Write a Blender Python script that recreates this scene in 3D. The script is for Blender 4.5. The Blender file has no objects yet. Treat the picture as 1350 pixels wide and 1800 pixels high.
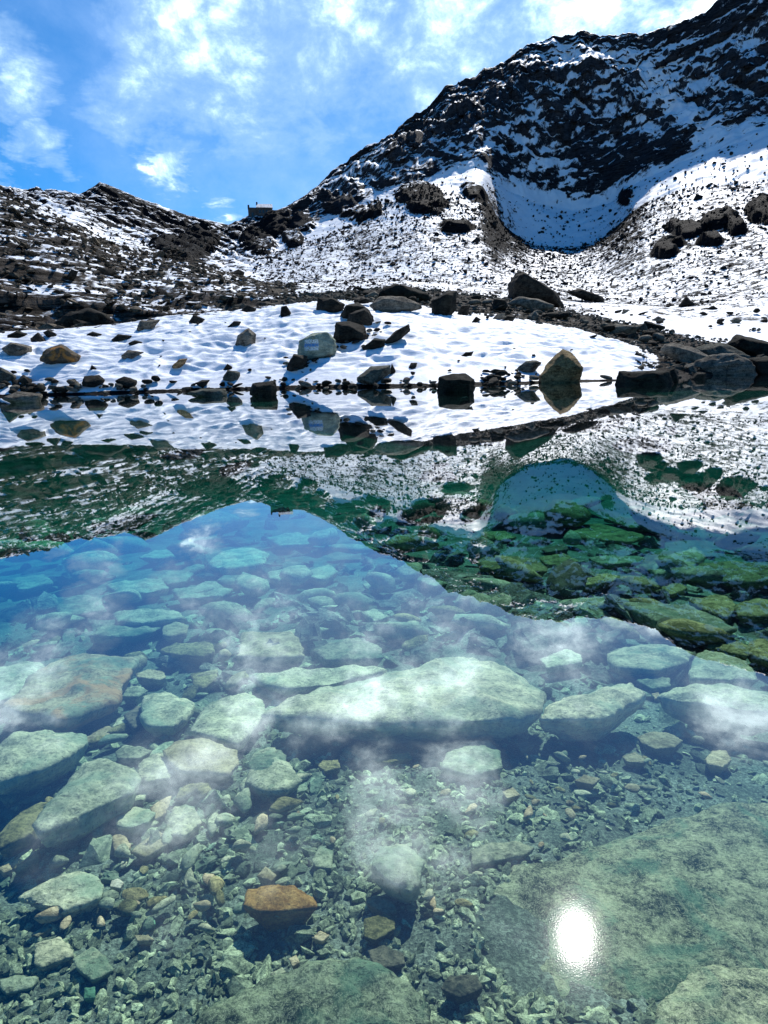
import bpy, bmesh, math, random
import numpy as np
from mathutils import Matrix, Vector
from mathutils.bvhtree import BVHTree

random.seed(7)
rng = np.random.default_rng(11)
sc = bpy.context.scene
C = sc.collection

# ------------------------------------------------------------------ camera
FPX, PITCH, ROLL, CAMZ = 1075.0, math.radians(13.75), math.radians(-1.75), 1.3
cp, sp, cr, sr = math.cos(PITCH), math.sin(PITCH), math.cos(ROLL), math.sin(ROLL)
AF = Vector((0, cp, -sp)); AU = Vector((0, sp, cp)); AR = Vector((1, 0, 0))
cam = bpy.data.objects.new('camera', bpy.data.cameras.new('camera'))
C.objects.link(cam); sc.camera = cam
right = AR * cr + AU * sr
up = -AR * sr + AU * cr
m = Matrix((right, up, -AF)).transposed().to_4x4(); m.translation = Vector((0, 0, CAMZ))
cam.matrix_world = m
cam.data.sensor_fit = 'HORIZONTAL'; cam.data.sensor_width = 36
cam.data.lens = 36 * FPX / 1350
cam.data.clip_start = .02; cam.data.clip_end = 4000

def ray(x, y):
    """direction through a point of the 1350 x 1800 photograph"""
    X, Y = x - 675, 900 - y
    u = X * cr - Y * sr; v = X * sr + Y * cr
    d = np.array([u, v * sp + FPX * cp, v * cp - FPX * sp])
    return d / np.linalg.norm(d)

def project(P):
    c = P[..., 1] * cp - (P[..., 2] - CAMZ) * sp
    b = P[..., 1] * sp + (P[..., 2] - CAMZ) * cp
    c = np.maximum(c, 1e-3)
    u, v = FPX * P[..., 0] / c, FPX * b / c
    return 675 + u * cr + v * sr, 900 - (-u * sr + v * cr)

# ------------------------------------------------------------------ light
g = ray(1012, 1648)
SUN = np.array([g[0], g[1], -g[2]])               # the sun's mirror image lies in the water
sun_el = math.asin(SUN[2]); sun_az = math.atan2(SUN[0], SUN[1])
sl = bpy.data.lights.new('sun', 'SUN'); sl.energy = 5.0; sl.angle = math.radians(.5); sl.color = (1, .96, .9)
so = bpy.data.objects.new('sun', sl); C.objects.link(so)
so.rotation_euler = Vector(tuple(-SUN)).to_track_quat('-Z', 'Y').to_euler()

sc.view_settings.view_transform = 'Standard'; sc.view_settings.look = 'None'
sc.view_settings.exposure = 0.34; sc.view_settings.gamma = 1; sc.view_settings.use_curve_mapping = False
sc.render.engine = 'CYCLES'
sc.cycles.max_bounces = 8; sc.cycles.transparent_max_bounces = 12
sc.cycles.use_denoising = True
sc.cycles.sample_clamp_indirect = 8

class NT:
    """small helper for writing node graphs"""
    def __init__(s, tree):
        s.t = tree; s.n = tree.nodes; s.l = tree.links
        s.n.clear()
    def node(s, kind, ins=(), out=0, **props):
        n = s.n.new(kind)
        for k, v in props.items(): setattr(n, k, v)
        items = ins.items() if isinstance(ins, dict) else enumerate(ins)
        for k, v in items:
            if v is None: continue
            if isinstance(v, bpy.types.NodeSocket): s.l.new(v, n.inputs[k])
            else: n.inputs[k].default_value = v
        return n.outputs[out] if out is not None and len(n.outputs) else n
    def math(s, op, a, b=None, c=None, clamp=False):
        return s.node('ShaderNodeMath', [a, b, c], operation=op, use_clamp=clamp)
    def vmath(s, op, a, b=None, out=0): return s.node('ShaderNodeVectorMath', [a, b], out, operation=op)
    def rng(s, v, a, b, c=0., d=1., smooth=True):
        return s.node('ShaderNodeMapRange', {0: v, 1: a, 2: b, 3: c, 4: d}, interpolation_type='SMOOTHSTEP' if smooth else 'LINEAR')
    def noise(s, vec, scale, detail=6, rough=.6, dist=0., out=0):
        return s.node('ShaderNodeTexNoise', {'Vector': vec, 'Scale': scale, 'Detail': detail, 'Roughness': rough, 'Distortion': dist}, out)
    def mix(s, f, a, b, blend='MIX'):
        n = s.n.new('ShaderNodeMix'); n.data_type = 'RGBA'; n.blend_type = blend
        for k, v in ((0, f), (6, a), (7, b)):
            if isinstance(v, bpy.types.NodeSocket): s.l.new(v, n.inputs[k])
            else: n.inputs[k].default_value = v if k == 0 else (*v, 1) if len(v) == 3 else v
        return n.outputs[2]
    def scale(s, vec, xyz, rot=(0, 0, 0)):
        return s.node('ShaderNodeMapping', {'Vector': vec, 'Scale': xyz, 'Rotation': rot})

# world: Nishita sky with a broken layer of cloud
world = bpy.data.worlds.new('World'); sc.world = world; world.use_nodes = True
w = NT(world.node_tree)
sky = w.node('ShaderNodeTexSky', sky_type='NISHITA', sun_disc=False, sun_elevation=sun_el,
             sun_rotation=sun_az, altitude=2600, air_density=1.0, dust_density=.3, ozone_density=3.0)
hsv = w.node('ShaderNodeHueSaturation', {'Hue': .5, 'Saturation': 1.6, 'Value': 1.62, 'Color': sky})
D = w.node('ShaderNodeTexCoord', out=0)
sepd = w.node('ShaderNodeSeparateXYZ', [D], None)
den = w.math('ADD', w.math('MAXIMUM', sepd.outputs[2], 0.0), .12)
px_ = w.math('DIVIDE', sepd.outputs[0], den); py_ = w.math('DIVIDE', sepd.outputs[1], den)
pl = w.node('ShaderNodeCombineXYZ', [px_, py_, 0.0])
def refl(x, y):
    d = ray(x, y); return np.array([d[0], d[1], -d[2]])
blobs = [(ray(390, 125), 85, 1.0), (ray(300, 60), 95, .9), (ray(500, 40), 130, .72), (ray(570, 140), 75, .85), (ray(640, 80), 95, .92),
         (ray(720, 50), 120, .78), (ray(840, 50), 140, .86), (ray(960, 20), 110, .74), (ray(745, 150), 55, .8), (ray(1225, 0), 45, 1.1),
         (ray(225, 170), 60, .9), (ray(285, 245), 35, .9), (ray(290, 287), 36, 1.2), (ray(38, 228), 36, 1.1), (ray(95, 290), 28, 1.0),
         (ray(20, 115), 55, 1.15), (ray(0, 320), 30, 1.1), (ray(398, 388), 20, 1.0), (ray(1100, 10), 60, .6), (ray(650, 250), 130, .28),
         (refl(1010, 1130), 120, 1.1), (refl(1270, 1200), 90, 1.1), (refl(20, 1190), 95, 1.2), (refl(410, 1150), 60, 1.1), (refl(650, 1215), 80, .8), (refl(500, 1170), 80, .9), (refl(780, 1180), 90, .9),
         (refl(560, 1290), 60, .7), (refl(810, 1370), 70, 1.05), (refl(440, 1250), 60, .9), (refl(340, 1400), 110, .85), (refl(680, 1440), 90, .9),
         (refl(480, 1480), 70, .8), (refl(850, 1540), 90, .8), (refl(130, 1480), 70, .7), (refl(320, 1590), 60, .7), (refl(1000, 1640), 180, .45)]
wv = w.noise(pl, 3.2, 5, .65, .3, out=1)
wv = w.vmath('SCALE', w.vmath('SUBTRACT', wv, (.5, .5, .5))); wv.node.inputs['Scale'].default_value = .16
DW = w.vmath('NORMALIZE', w.vmath('ADD', D, wv))
acc = None
for c_, r_, a_ in blobs:
    th = r_ / FPX * .95
    dd = w.vmath('DOT_PRODUCT', DW, tuple(c_), out=1)
    v_ = w.rng(dd, math.cos(th * 1.5), math.cos(th * .15), 0., a_)
    acc = v_ if acc is None else w.math('MAXIMUM', acc, v_)
nz1 = w.noise(w.scale(D, (1, 1, 1.5)), 5.5, 9, .60, .35)
nz2 = w.noise(w.scale(D, (1, 1, 1.3), (.3, .2, .1)), 17., 7, .66, .25)
nzs = w.math('ADD', w.math('MULTIPLY', nz1, .62), w.math('MULTIPLY', nz2, .38))
up_ = w.rng(sepd.outputs[2], .40, .52, 0., .115)            # the cloud is thicker overhead
val = w.math('ADD', w.math('ADD', w.math('MULTIPLY', acc, .315), nzs), w.math('MULTIPLY', up_, w.math('MINIMUM', w.math('MULTIPLY', acc, 3.), 1.0)))
cl = w.rng(val, .60, .98, 0., 1., smooth=False)
cl = w.math('POWER', cl, 1.25)
# thin veil that fills the sky toward the sun
veil = w.math('MULTIPLY', w.rng(w.vmath('DOT_PRODUCT', D, tuple(ray(760, 120)), out=1), .70, 1.0, 0., .62), w.rng(nzs, .25, .7, .35, 1.))
hz = w.math('MULTIPLY', w.rng(w.vmath('DOT_PRODUCT', D, tuple(ray(470, 380)), out=1), .88, 1.0), .22)
veil = w.math('MAXIMUM', veil, hz)
ccol = w.mix(w.rng(val, .76, 1.14), (5.6, 8.6, 12.4), (46, 56, 60))
skyv = w.mix(veil, hsv, (5.0, 8.0, 13.2))
skyc = w.mix(cl, skyv, ccol)
bg = w.node('ShaderNodeBackground', {'Color': skyc, 'Strength': .076})
w.node('ShaderNodeOutputWorld', [bg])

# ------------------------------------------------------------------ noise
_perm = rng.permutation(512).astype(np.int32); _perm = np.concatenate([_perm, _perm])
_grad = rng.normal(size=(512, 3)).astype(np.float32); _grad /= np.linalg.norm(_grad, axis=1, keepdims=True)
def gnoise(P):
    P = P.astype(np.float32); I = np.floor(P).astype(np.int32); Fr = P - I; I &= 511
    W = Fr * Fr * Fr * (Fr * (Fr * 6 - 15) + 10)
    out = np.zeros(len(P), np.float32)
    for dx in (0, 1):
        wx = W[:, 0] if dx else 1 - W[:, 0]; a = _perm[(I[:, 0] + dx) & 511]
        for dy in (0, 1):
            wy = W[:, 1] if dy else 1 - W[:, 1]; b = _perm[(a + I[:, 1] + dy) & 511]
            for dz in (0, 1):
                wz = W[:, 2] if dz else 1 - W[:, 2]
                gr = _grad[_perm[(b + I[:, 2] + dz) & 511]]
                dot = gr[:, 0] * (Fr[:, 0] - dx) + gr[:, 1] * (Fr[:, 1] - dy) + gr[:, 2] * (Fr[:, 2] - dz)
                out += wx * wy * wz * dot
    return out * 1.6
def fbm(P, scale, octv=5, gain=.5, ridged=False):
    o = np.zeros(len(P), np.float32); a = 1.; s = 0.; P = P / scale
    for i in range(octv):
        n = gnoise(P + 17.3 * i)
        if ridged: n = 1 - 2 * np.abs(n)
        o += a * n; s += a; a *= gain; P = P * 2.03
    return o / s

# ------------------------------------------------------------------ mesh helpers
def np_mesh(name, V, Fc, smooth=True):
    me = bpy.data.meshes.new(name)
    V = np.asarray(V, np.float32); Fc = np.asarray(Fc, np.int32); k = Fc.shape[1]
    me.vertices.add(len(V)); me.vertices.foreach_set('co', V.ravel())
    me.loops.add(Fc.size); me.loops.foreach_set('vertex_index', Fc.ravel())
    me.polygons.add(len(Fc)); me.polygons.foreach_set('loop_start', np.arange(0, Fc.size, k, dtype=np.int32))
    me.polygons.foreach_set('loop_total', np.full(len(Fc), k, np.int32))
    me.polygons.foreach_set('use_smooth', np.full(len(Fc), smooth))
    me.update(); me.validate()
    return me
def attr(me, name, A):
    at = me.attributes.new(name, 'FLOAT', 'POINT'); at.data.foreach_set('value', np.asarray(A, np.float32))
def link(name, me, mat, parent=None, **tags):
    o = bpy.data.objects.new(name, me); C.objects.link(o)
    if mat is not None and not me.materials: me.materials.append(mat)
    if parent is not None: o.parent = parent
    for k, v in tags.items():
        if v: o[k] = v
    return o
def grid_faces(nr, nc):
    i = np.arange(nr - 1)[:, None] * nc + np.arange(nc - 1)[None]
    return np.stack([i, i + 1, i + nc + 1, i + nc], -1).reshape(-1, 4)
def material(name):
    mt = bpy.data.materials.new(name); mt.use_nodes = True
    return mt, NT(mt.node_tree)
def finish(t, col, rough, bump=None, bstr=.5, bdist=.02, spec=.3):
    nrm = t.node('ShaderNodeBump', {'Strength': bstr, 'Distance': bdist, 'Height': bump}) if bump is not None else None
    b = t.node('ShaderNodeBsdfPrincipled', {'Base Color': col, 'Roughness': rough, 'Specular IOR Level': spec, 'Normal': nrm})
    t.node('ShaderNodeOutputMaterial', [b])

# ------------------------------------------------------------------ materials
def terrain_material():
    mt, t = material('snow_and_rock')
    geo = t.node('ShaderNodeNewGeometry', out=None)
    P = geo.outputs['Position']; N = geo.outputs['Normal']
    sn = t.node('ShaderNodeAttribute', attribute_name='snow', out=2)
    st = t.node('ShaderNodeAttribute', attribute_name='streak', out=2)
    sm = t.node('ShaderNodeAttribute', attribute_name='grain', out=2)
    wm = t.node('ShaderNodeAttribute', attribute_name='warm', out=2)
    clf = t.node('ShaderNodeAttribute', attribute_name='cliff', out=2)
    nzv = t.node('ShaderNodeSeparateXYZ', [N]); nzz = nzv.node.outputs[2]
    n_a = t.noise(P, .11, 8, .72)
    n_b = t.noise(t.scale(P, (.16, .10, 1.0), (.12, -.42, .2)), 1.0, 9, .74, .5)   # strata
    n_c = t.noise(P, .95, 5, .75, .3)
    n_d = t.noise(P, .30, 6, .75, .4)
    mixn = t.math('ADD', t.math('MULTIPLY', n_a, .12), t.math('ADD', t.math('MULTIPLY', n_d, .42), t.math('MULTIPLY', n_c, .46)))
    mixs = t.math('ADD', t.math('MULTIPLY', n_b, .75), t.math('MULTIPLY', n_a, .25))
    n_e = t.noise(t.scale(P, (.85, .85, .27), (0, .35, 0)), 1.0, 9, .78, .7)
    n_f = t.noise(t.scale(P, (.10, .10, .035), (0, -.5, 0)), 1.0, 5, .65, 1.2)
    mixe = t.math('ADD', t.math('MULTIPLY', n_e, .74), t.math('MULTIPLY', n_f, .26))
    mixn = t.math('ADD', t.math('MULTIPLY', mixn, t.math('SUBTRACT', 1., clf)), t.math('MULTIPLY', mixe, clf))
    nn = t.math('ADD', t.math('MULTIPLY', mixs, st), t.math('MULTIPLY', mixn, t.math('SUBTRACT', 1., st)))
    # snow lies where the ground is flat enough and where the drift attribute is high
    v = t.math('ADD', t.math('MULTIPLY', t.math('SUBTRACT', nn, .5), 3.6), t.math('SUBTRACT', t.math('MULTIPLY', sn, 2.), 1.))
    v = t.math('ADD', v, t.math('MULTIPLY', t.math('SUBTRACT', nzz, sm), 1.9))
    mask = t.rng(v, -.05, .14)
    fine = t.noise(P, 3.2, 8, .7)
    lay = t.noise(t.scale(P, (.22, .16, 1.6), (.12, -.30, .2)), 1.0, 9, .76, .6)
    lay2 = t.noise(t.scale(P, (.7, .7, .25), (0, .4, 0)), 1.0, 8, .72, .5)
    lay = t.math('ADD', t.math('MULTIPLY', lay, t.math('SUBTRACT', 1., t.math('MULTIPLY', clf, .5))), t.math('MULTIPLY', lay2, t.math('MULTIPLY', clf, .5)))
    rk = t.mix(t.rng(lay, .4, .62), (.004, .005, .007), (.013, .014, .018))
    rkw = t.mix(t.rng(lay, .43, .60), (.008, .007, .006), (.14, .118, .10))
    rkc = t.mix(t.rng(lay, .38, .62), (.006, .008, .012), (.075, .082, .098))  # blue-grey cliff rock, its colour raised because the face stands in shade
    rk = t.mix(clf, rk, rkc)
    rock = t.mix(wm, rk, rkw)
    rock = t.mix(t.rng(fine, .55, .8, 0., .5), rock, (.017, .017, .018))
    snow = t.mix(t.rng(n_a, .3, .7), (.68, .72, .78), (.78, .81, .85))
    col = t.mix(mask, rock, snow)
    h = t.math('ADD', t.math('MULTIPLY', lay, .7), t.math('MULTIPLY', fine, .5))
    h = t.math('MULTIPLY', h, t.math('SUBTRACT', 1.05, mask))
    h = t.math('ADD', h, t.math('MULTIPLY', mask, .35))
    nrm = t.node('ShaderNodeBump', {'Strength': 1.0, 'Distance': 1.4, 'Height': h})
    b = t.node('ShaderNodeBsdfPrincipled', {'Base Color': col, 'Roughness': t.rng(mask, 0, 1, .75, .6), 'Specular IOR Level': t.rng(mask, 0, 1, .04, .2), 'Normal': nrm})
    t.node('ShaderNodeOutputMaterial', [b])
    return mt
M_TERR = terrain_material()

def rock_material(name, dark, light, vein=None, scale=1., gloss=.7, bd=.03, rust=None, green=None, tone_attr=None, paint=False, contrast=(.41, .60)):
    mt, t = material(name)
    oi = t.node('ShaderNodeObjectInfo', out=None)
    tc = t.node('ShaderNodeTexCoord', out=3)
    off = t.vmath('SCALE', t.node('ShaderNodeCombineXYZ', [oi.outputs['Random'], t.math('MULTIPLY', oi.outputs['Random'], 3.7), 0.0]))
    off.node.inputs['Scale'].default_value = 40.
    P = t.vmath('ADD', t.node('ShaderNodeNewGeometry', out=0), off)
    a = t.noise(P, 3.2 * scale, 9, .68, .3)
    b = t.noise(t.scale(P, (1, 1.3, 5.), (.3, .25, .4)), 4. * scale, 8, .72, .8)
    c = t.noise(P, 30 * scale, 6, .75)
    f = t.math('ADD', t.math('MULTIPLY', a, .36), t.math('ADD', t.math('MULTIPLY', b, .34), t.math('MULTIPLY', c, .30)))
    col = t.mix(t.rng(f, *contrast), dark, light)
    if vein:
        vv = t.noise(t.scale(P, (1, 1, 2.5), (.5, .2, .9)), 9 * scale, 5, .6, 2.5)
        col = t.mix(t.math('MULTIPLY', t.rng(t.math('ABSOLUTE', t.math('SUBTRACT', vv, .5)), .0, .03, 1., 0.), .55), col, vein)
    if green: col = t.mix(t.rng(t.noise(P, 1.7 * scale, 4, .6, .8), .48, .66, 0., .65), col, green)
    if rust: col = t.mix(t.rng(t.noise(P, 2.3 * scale, 5, .6, .5), .50, .62, 0., .9), col, rust)
    pits = t.rng(t.noise(P, 55 * scale, 3, .6), .60, .70, 0., .6)
    col = t.mix(pits, col, tuple(x * .3 for x in dark))
    dsh = t.noise(t.scale(P, (1, 3.2, 1), (0, 0, .5)), 16 * scale, 4, .65, .8)
    col = t.mix(t.rng(dsh, .57, .64, 0., .65), col, tuple(x * .45 for x in dark))
    ton = t.node('ShaderNodeAttribute', attribute_name=tone_attr, out=2) if tone_attr else oi.outputs['Random']
    col = t.mix(1.0, col, t.mix(ton, (.35, .38, .36) if tone_attr else (.66, .72, .62), (1.8, 1.75, 1.5) if tone_attr else (1.36, 1.24, 1.05)), 'MULTIPLY')
    if paint:
        s = t.node('ShaderNodeSeparateXYZ', [t.node('ShaderNodeTexCoord', out=0)], None)
        wob = t.math('MULTIPLY', t.math('SUBTRACT', t.noise(P, 6, 4, .6), .5), .10)
        zz = t.math('ADD', s.outputs[2], wob); xx = t.math('ADD', s.outputs[0], wob)
        wx = t.math('MULTIPLY', t.rng(xx, .22, .26), t.rng(xx, .56, .61, 1., 0.))
        bl = t.math('MULTIPLY', wx, t.math('MULTIPLY', t.rng(zz, .50, .53), t.rng(zz, .60, .63, 1., 0.)))
        w1 = t.math('MULTIPLY', wx, t.math('MULTIPLY', t.rng(zz, .38, .41), t.rng(zz, .73, .76, 1., 0.)))
        wear = t.rng(t.noise(P, 14, 4, .7), .62, .5)
        wear = t.rng(t.noise(P, 14, 4, .7), .40, .52)
        col = t.mix(t.math('MULTIPLY', w1, wear), col, (.62, .68, .72))
        col = t.mix(t.math('MULTIPLY', bl, wear), col, (.06, .22, .52))
    h = t.math('ADD', t.math('MULTIPLY', f, 1.0), t.math('MULTIPLY', c, .35))
    finish(t, col, .85, h, .8, bd, .06)
    return mt
M_DARK = rock_material('dark_slate', (.005, .005, .006), (.042, .041, .039), scale=.55, bd=.12)
M_GREY = rock_material('grey_gneiss', (.028, .028, .029), (.19, .182, .17), scale=.55, bd=.10)
M_BROWN = rock_material('brown_gneiss', (.07, .047, .028), (.42, .29, .17), scale=.55, bd=.10)
M_RUST = rock_material('rust_streaked_slate', (.03, .028, .026), (.12, .105, .09), scale=.5, bd=.10, rust=(.30, .15, .05))
M_PAINT = rock_material('painted_grey_rock', (.10, .13, .125), (.30, .36, .33), scale=.55, bd=.08, paint=True)
M_WPALE = rock_material('pale_green_lake_stone', (.16, .19, .135), (.60, .63, .46), scale=1.6, bd=.02, green=(.19, .30, .23), vein=(.50, .54, .44))
M_WMOTT = rock_material('mottled_lake_slab', (.022, .036, .026), (.36, .41, .28), scale=2.6, bd=.015, green=(.10, .21, .15), vein=(.55, .58, .45), contrast=(.42, .60))
M_WGREY = rock_material('green_grey_lake_stone', (.11, .14, .105), (.50, .52, .38), scale=1.6, bd=.025, green=(.12, .23, .17))
M_WDARK = rock_material('dark_lake_stone', (.04, .05, .04), (.21, .20, .15), scale=1.8, bd=.02)
M_WOLIVE = rock_material('olive_lake_stone', (.08, .085, .04), (.46, .42, .22), scale=1.5, bd=.03)
M_WTAN = rock_material('tan_lake_stone', (.22, .18, .11), (.60, .52, .36), scale=1.8, bd=.02)
M_WRUST = rock_material('rust_brown_lake_stone', (.20, .09, .02), (.62, .36, .13), scale=3.2, bd=.012)
M_WWHITE = rock_material('white_lake_pebble', (.5, .45, .38), (.85, .80, .70), scale=3, bd=.006)
M_WGREEN = rock_material('green_lake_pebble', (.06, .15, .10), (.13, .29, .20), scale=3, bd=.006)
M_WRED = rock_material('reddish_lake_stone', (.18, .15, .10), (.50, .46, .33), scale=1.5, bd=.02, rust=(.42, .26, .15), green=(.15, .26, .20))
M_GRAVEL = rock_material('lake_gravel', (.045, .062, .044), (.40, .47, .33), scale=6, bd=.006, tone_attr='tone')
M_SCREE = rock_material('scree', (.004, .004, .006), (.026, .026, .028), scale=.4, bd=.15, tone_attr='tone')

def water_material():
    mt, t = material('clear_lake_water')
    P = t.node('ShaderNodeNewGeometry', out=0)
    bn = t.node('ShaderNodeBump', {'Strength': .10, 'Distance': .0009, 'Height': t.noise(t.scale(P, (1, .55, 1)), 7., 4, .6)})
    bf = t.node('ShaderNodeBump', {'Strength': .09, 'Distance': .0006, 'Height': t.noise(P, 260., 2, .5)})
    ge = t.node('ShaderNodeNewGeometry', out=None)
    ct = t.math('ABSOLUTE', t.vmath('DOT_PRODUCT', ge.outputs['Incoming'], ge.outputs['Normal'], out=1))
    fr = t.math('ADD', t.math('MULTIPLY', t.math('POWER', t.math('SUBTRACT', 1., ct), 2.75), .945), .055)
    tr = t.node('ShaderNodeBsdfTransparent', {'Color': (.97, 1, .99, 1)})
    g1 = t.node('ShaderNodeBsdfAnisotropic', {'Color': (1, 1, 1, 1), 'Roughness': .0, 'Normal': bn})
    g2 = t.node('ShaderNodeBsdfAnisotropic', {'Color': (1, 1, 1, 1), 'Roughness': .085, 'Normal': bf})
    g3 = t.node('ShaderNodeBsdfAnisotropic', {'Color': (1, 1, 1, 1), 'Roughness': .030, 'Normal': bn})
    gm = t.node('ShaderNodeMixShader', [.005, t.node('ShaderNodeMixShader', [.016, g1, g2]), g3])
    s = t.node('ShaderNodeMixShader', [fr, tr, gm])
    ab = t.node('ShaderNodeVolumeAbsorption', {'Color': (.12, .80, .76, 1), 'Density': .235})
    o = t.node('ShaderNodeOutputMaterial', [s], None) if False else t.n.new('ShaderNodeOutputMaterial')
    t.l.new(s, o.inputs['Surface']); t.l.new(ab, o.inputs['Volume'])
    return mt
M_WATER = water_material()

# ------------------------------------------------------------------ terrain
def L(s):
    a = np.array([[float(q) for q in p.split(':')] for p in s.split()])
    return a
NA = 780
az0, az1 = math.radians(-47), math.radians(50)
AZ = np.linspace(az0, az1, NA)
def line(tab, plane=False):
    """photograph points with distances -> distance and height over azimuth"""
    az, rr, zz = [], [], []
    for p in tab:
        d = ray(p[0], p[1]); h = math.hypot(d[0], d[1])
        az.append(math.atan2(d[0], d[1]))
        r = -CAMZ / (d[2] / h) if plane else p[2]
        rr.append(r); zz.append(0. if plane else CAMZ + r * d[2] / h)
    o = np.argsort(az)
    return np.interp(AZ, np.array(az)[o], np.array(rr)[o]), np.interp(AZ, np.array(az)[o], np.array(zz)[o])
A_ = line(L('-250:700 0:697 150:693 300:688 450:684 600:681 750:679 900:675 1000:671 1085:669 1190:664 1260:660 1350:657 1600:650'), True)
B_ = line(L('-250:592:58 0:584:58 100:579:58 200:571:58 270:561:58 400:547:58 520:532:59 600:527:60 700:534:60 800:549:60 880:557:60 1000:578:57 1100:607:53 1180:636:46 1260:644:42 1350:644:42 1600:640:42'))
C_ = line(L('-250:580:66 0:577:66 150:567:66 300:553:66 450:535:68 560:521:70 640:513:70 700:509:70 760:513:70 850:525:69 900:531:68 1000:552:66 1100:574:64 1200:597:62 1300:612:60 1350:616:60 1600:620:60'))
D_ = line(L('-250:300:135 0:338:140 60:362:140 130:392:140 200:432:145 250:446:150 330:458:150 400:482:150 470:502:148 560:508:140 700:502:130 850:517:120 1000:538:115 1100:546:110 1200:556:104 1350:560:100 1600:560:100'))
D2 = line(L('-250:320:180 0:360:180 130:410:180 250:462:185 400:494:185 470:503:180 560:498:172 700:492:170 900:502:160 1000:522:152 1100:528:150 1200:524:142 1350:500:136 1600:490:130'))
E_ = line(L('-250:330:220 0:349:235 130:376:240 200:406:242 300:438:245 400:452:245 470:450:245 560:425:247 620:400:252 675:364:258 720:342:260 750:337:262 850:348:264 885:402:275 930:433:285 1010:442:290 1060:421:285 1130:362:272 1200:337:262 1350:322:250 1600:310:245'))
F_ = line(L('-250:338:245 0:342:260 130:362:265 200:386:268 300:416:268 400:432:268 470:430:268 560:396:272 620:373:276 675:346:279 750:323:282 850:292:288 890:336:300 990:373:318 1060:366:315 1120:322:302 1200:287:293 1350:232:285 1600:200:282'))
F2 = line(L('-250:340:270 0:338:280 130:352:285 200:360:286 300:396:287 400:413:288 470:401:290 560:352:292 620:312:296 675:282:300 750:226:310 850:172:322 950:126:345 1030:106:358 1100:128:345 1200:176:320 1350:168:308 1600:150:305'))
G_ = line(L('-250:345:295 0:333:300 60:341:300 100:338:300 140:346:300 175:322:300 188:328:300 260:358:302 330:380:304 400:399:305 425:389:305 440:379:305 478:377:305 510:362:307 540:342:309 560:328:311 590:300:313 620:278:316 650:256:319 680:242:322 692:238:324 712:218:326 740:202:330 765:182:334 782:158:337 830:138:345 860:120:352 890:109:358 920:88:364 950:75:370 975:68:374 1008:64:380 1022:56:383 1038:62:385 1060:67:378 1100:64:372 1150:58:364 1175:52:360 1200:43:356 1218:36:354 1240:22:354 1262:0:354 1350:-60:356 1600:-160:360'))
H_ = (G_[0] + 60, G_[1] - 45)
def soften(K, n=11):
    k_ = np.hanning(n + 2)[1:-1]; k_ /= k_.sum()
    return tuple(np.convolve(np.pad(a_, n // 2, mode='edge'), k_, 'valid') for a_ in K)
C_, D_, D2, E_, F_, F2 = [soften(K, n) for K, n in ((C_, 9), (D_, 9), (D2, 21), (E_, 17), (F_, 25), (F2, 41))]
_g = np.stack([G_[0] * np.sin(AZ), G_[0] * np.cos(AZ), 0 * AZ], -1)
G_ = (G_[0], G_[1] + (1.1 * fbm(_g, 5., 4, .65, ridged=True) + 2.0 * fbm(_g, 22., 3, .6, ridged=True) - .4) * np.clip((np.degrees(AZ) + 8) / 6, .35, 1))
A0 = (A_[0] - 4., np.full(NA, -1.0))
knots = [A0, A_, B_, C_, D_, D2, E_, F_, F2, G_, H_]
rows = [6, 170, 40, 150, 24, 90, 44, 110, 80, 6]
ampl = [.05, .05, .05, .5, 1.0, .6, 1.3, 1.2, 5.0, 1.3, 5.0]        # relief in metres at each line
T = np.concatenate([k + np.linspace(0, 1, n, endpoint=False) for k, n in enumerate(rows)] + [[len(rows)]])
KR = np.array([k[0] for k in knots]); KZ = np.array([k[1] for k in knots])
ki = np.minimum(T.astype(int), len(rows) - 1); kf = (T - ki)[:, None]
R = KR[ki] * (1 - kf) + KR[ki + 1] * kf
kz = kf.copy()
Z = KZ[ki] * (1 - kz) + KZ[ki + 1] * kz
AM = np.array(ampl)[:, None] * np.ones(NA)
AMP = AM[ki] * (1 - kf) + AM[ki + 1] * kf
bank = (ki[:, None] == 1) * np.ones(NA)
# the snow bank bulges, steep at the water and rounded at the top
Z += bank * (KZ[2] - KZ[1])[None] * .10 * np.sin(math.pi * kf) + bank * .10 * np.minimum(kf * 14, 1) * np.minimum((1 - kf) * 6, 1)
P0 = np.stack([R * np.sin(AZ), R * np.cos(AZ), Z], -1)
PX, PY = project(P0)
flat = P0.reshape(-1, 3)
kk = ki[:, None] + kf + 0 * AZ[None]
left = np.clip((480 - PX) / 60, 0, 1)

def bump_px(cx, cy, rx, ry, ang=0.):
    a = math.radians(ang); dx, dy = PX - cx, PY - cy
    u = dx * math.cos(a) + dy * math.sin(a); v = -dx * math.sin(a) + dy * math.cos(a)
    return np.exp(-((u / rx) ** 2 + (v / ry) ** 2))
n_big = fbm(flat, 55., 5, .55).reshape(R.shape)
n_mid = fbm(flat * np.array([1, 1, 1.6]), 14., 6, .58, ridged=True).reshape(R.shape)
n_small = fbm(flat, 3., 3, .6).reshape(R.shape)
st_dir = flat @ Matrix.Rotation(.42, 3, 'Y').to_3x3().transposed() if False else flat
q = math.radians(27); strat = np.stack([flat[:, 0] * math.cos(q) - flat[:, 2] * math.sin(q), flat[:, 1] * .6, (flat[:, 0] * math.sin(q) + flat[:, 2] * math.cos(q)) * 4.], -1)
n_str = fbm(strat, 11., 5, .6, ridged=True).reshape(R.shape)
cliff = np.clip(kk - 6.7, 0, 1) * np.clip(9.4 - kk, 0, 1)
fade = np.clip(kk - 2.6, 0, 1)
mount = np.clip((PX - 480) / 150, 0, 1)
DZ = fade * AMP * (.5 * n_big + (.9 * n_mid) * (1 - .6 * left) + .5 * n_str * left)
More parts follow.
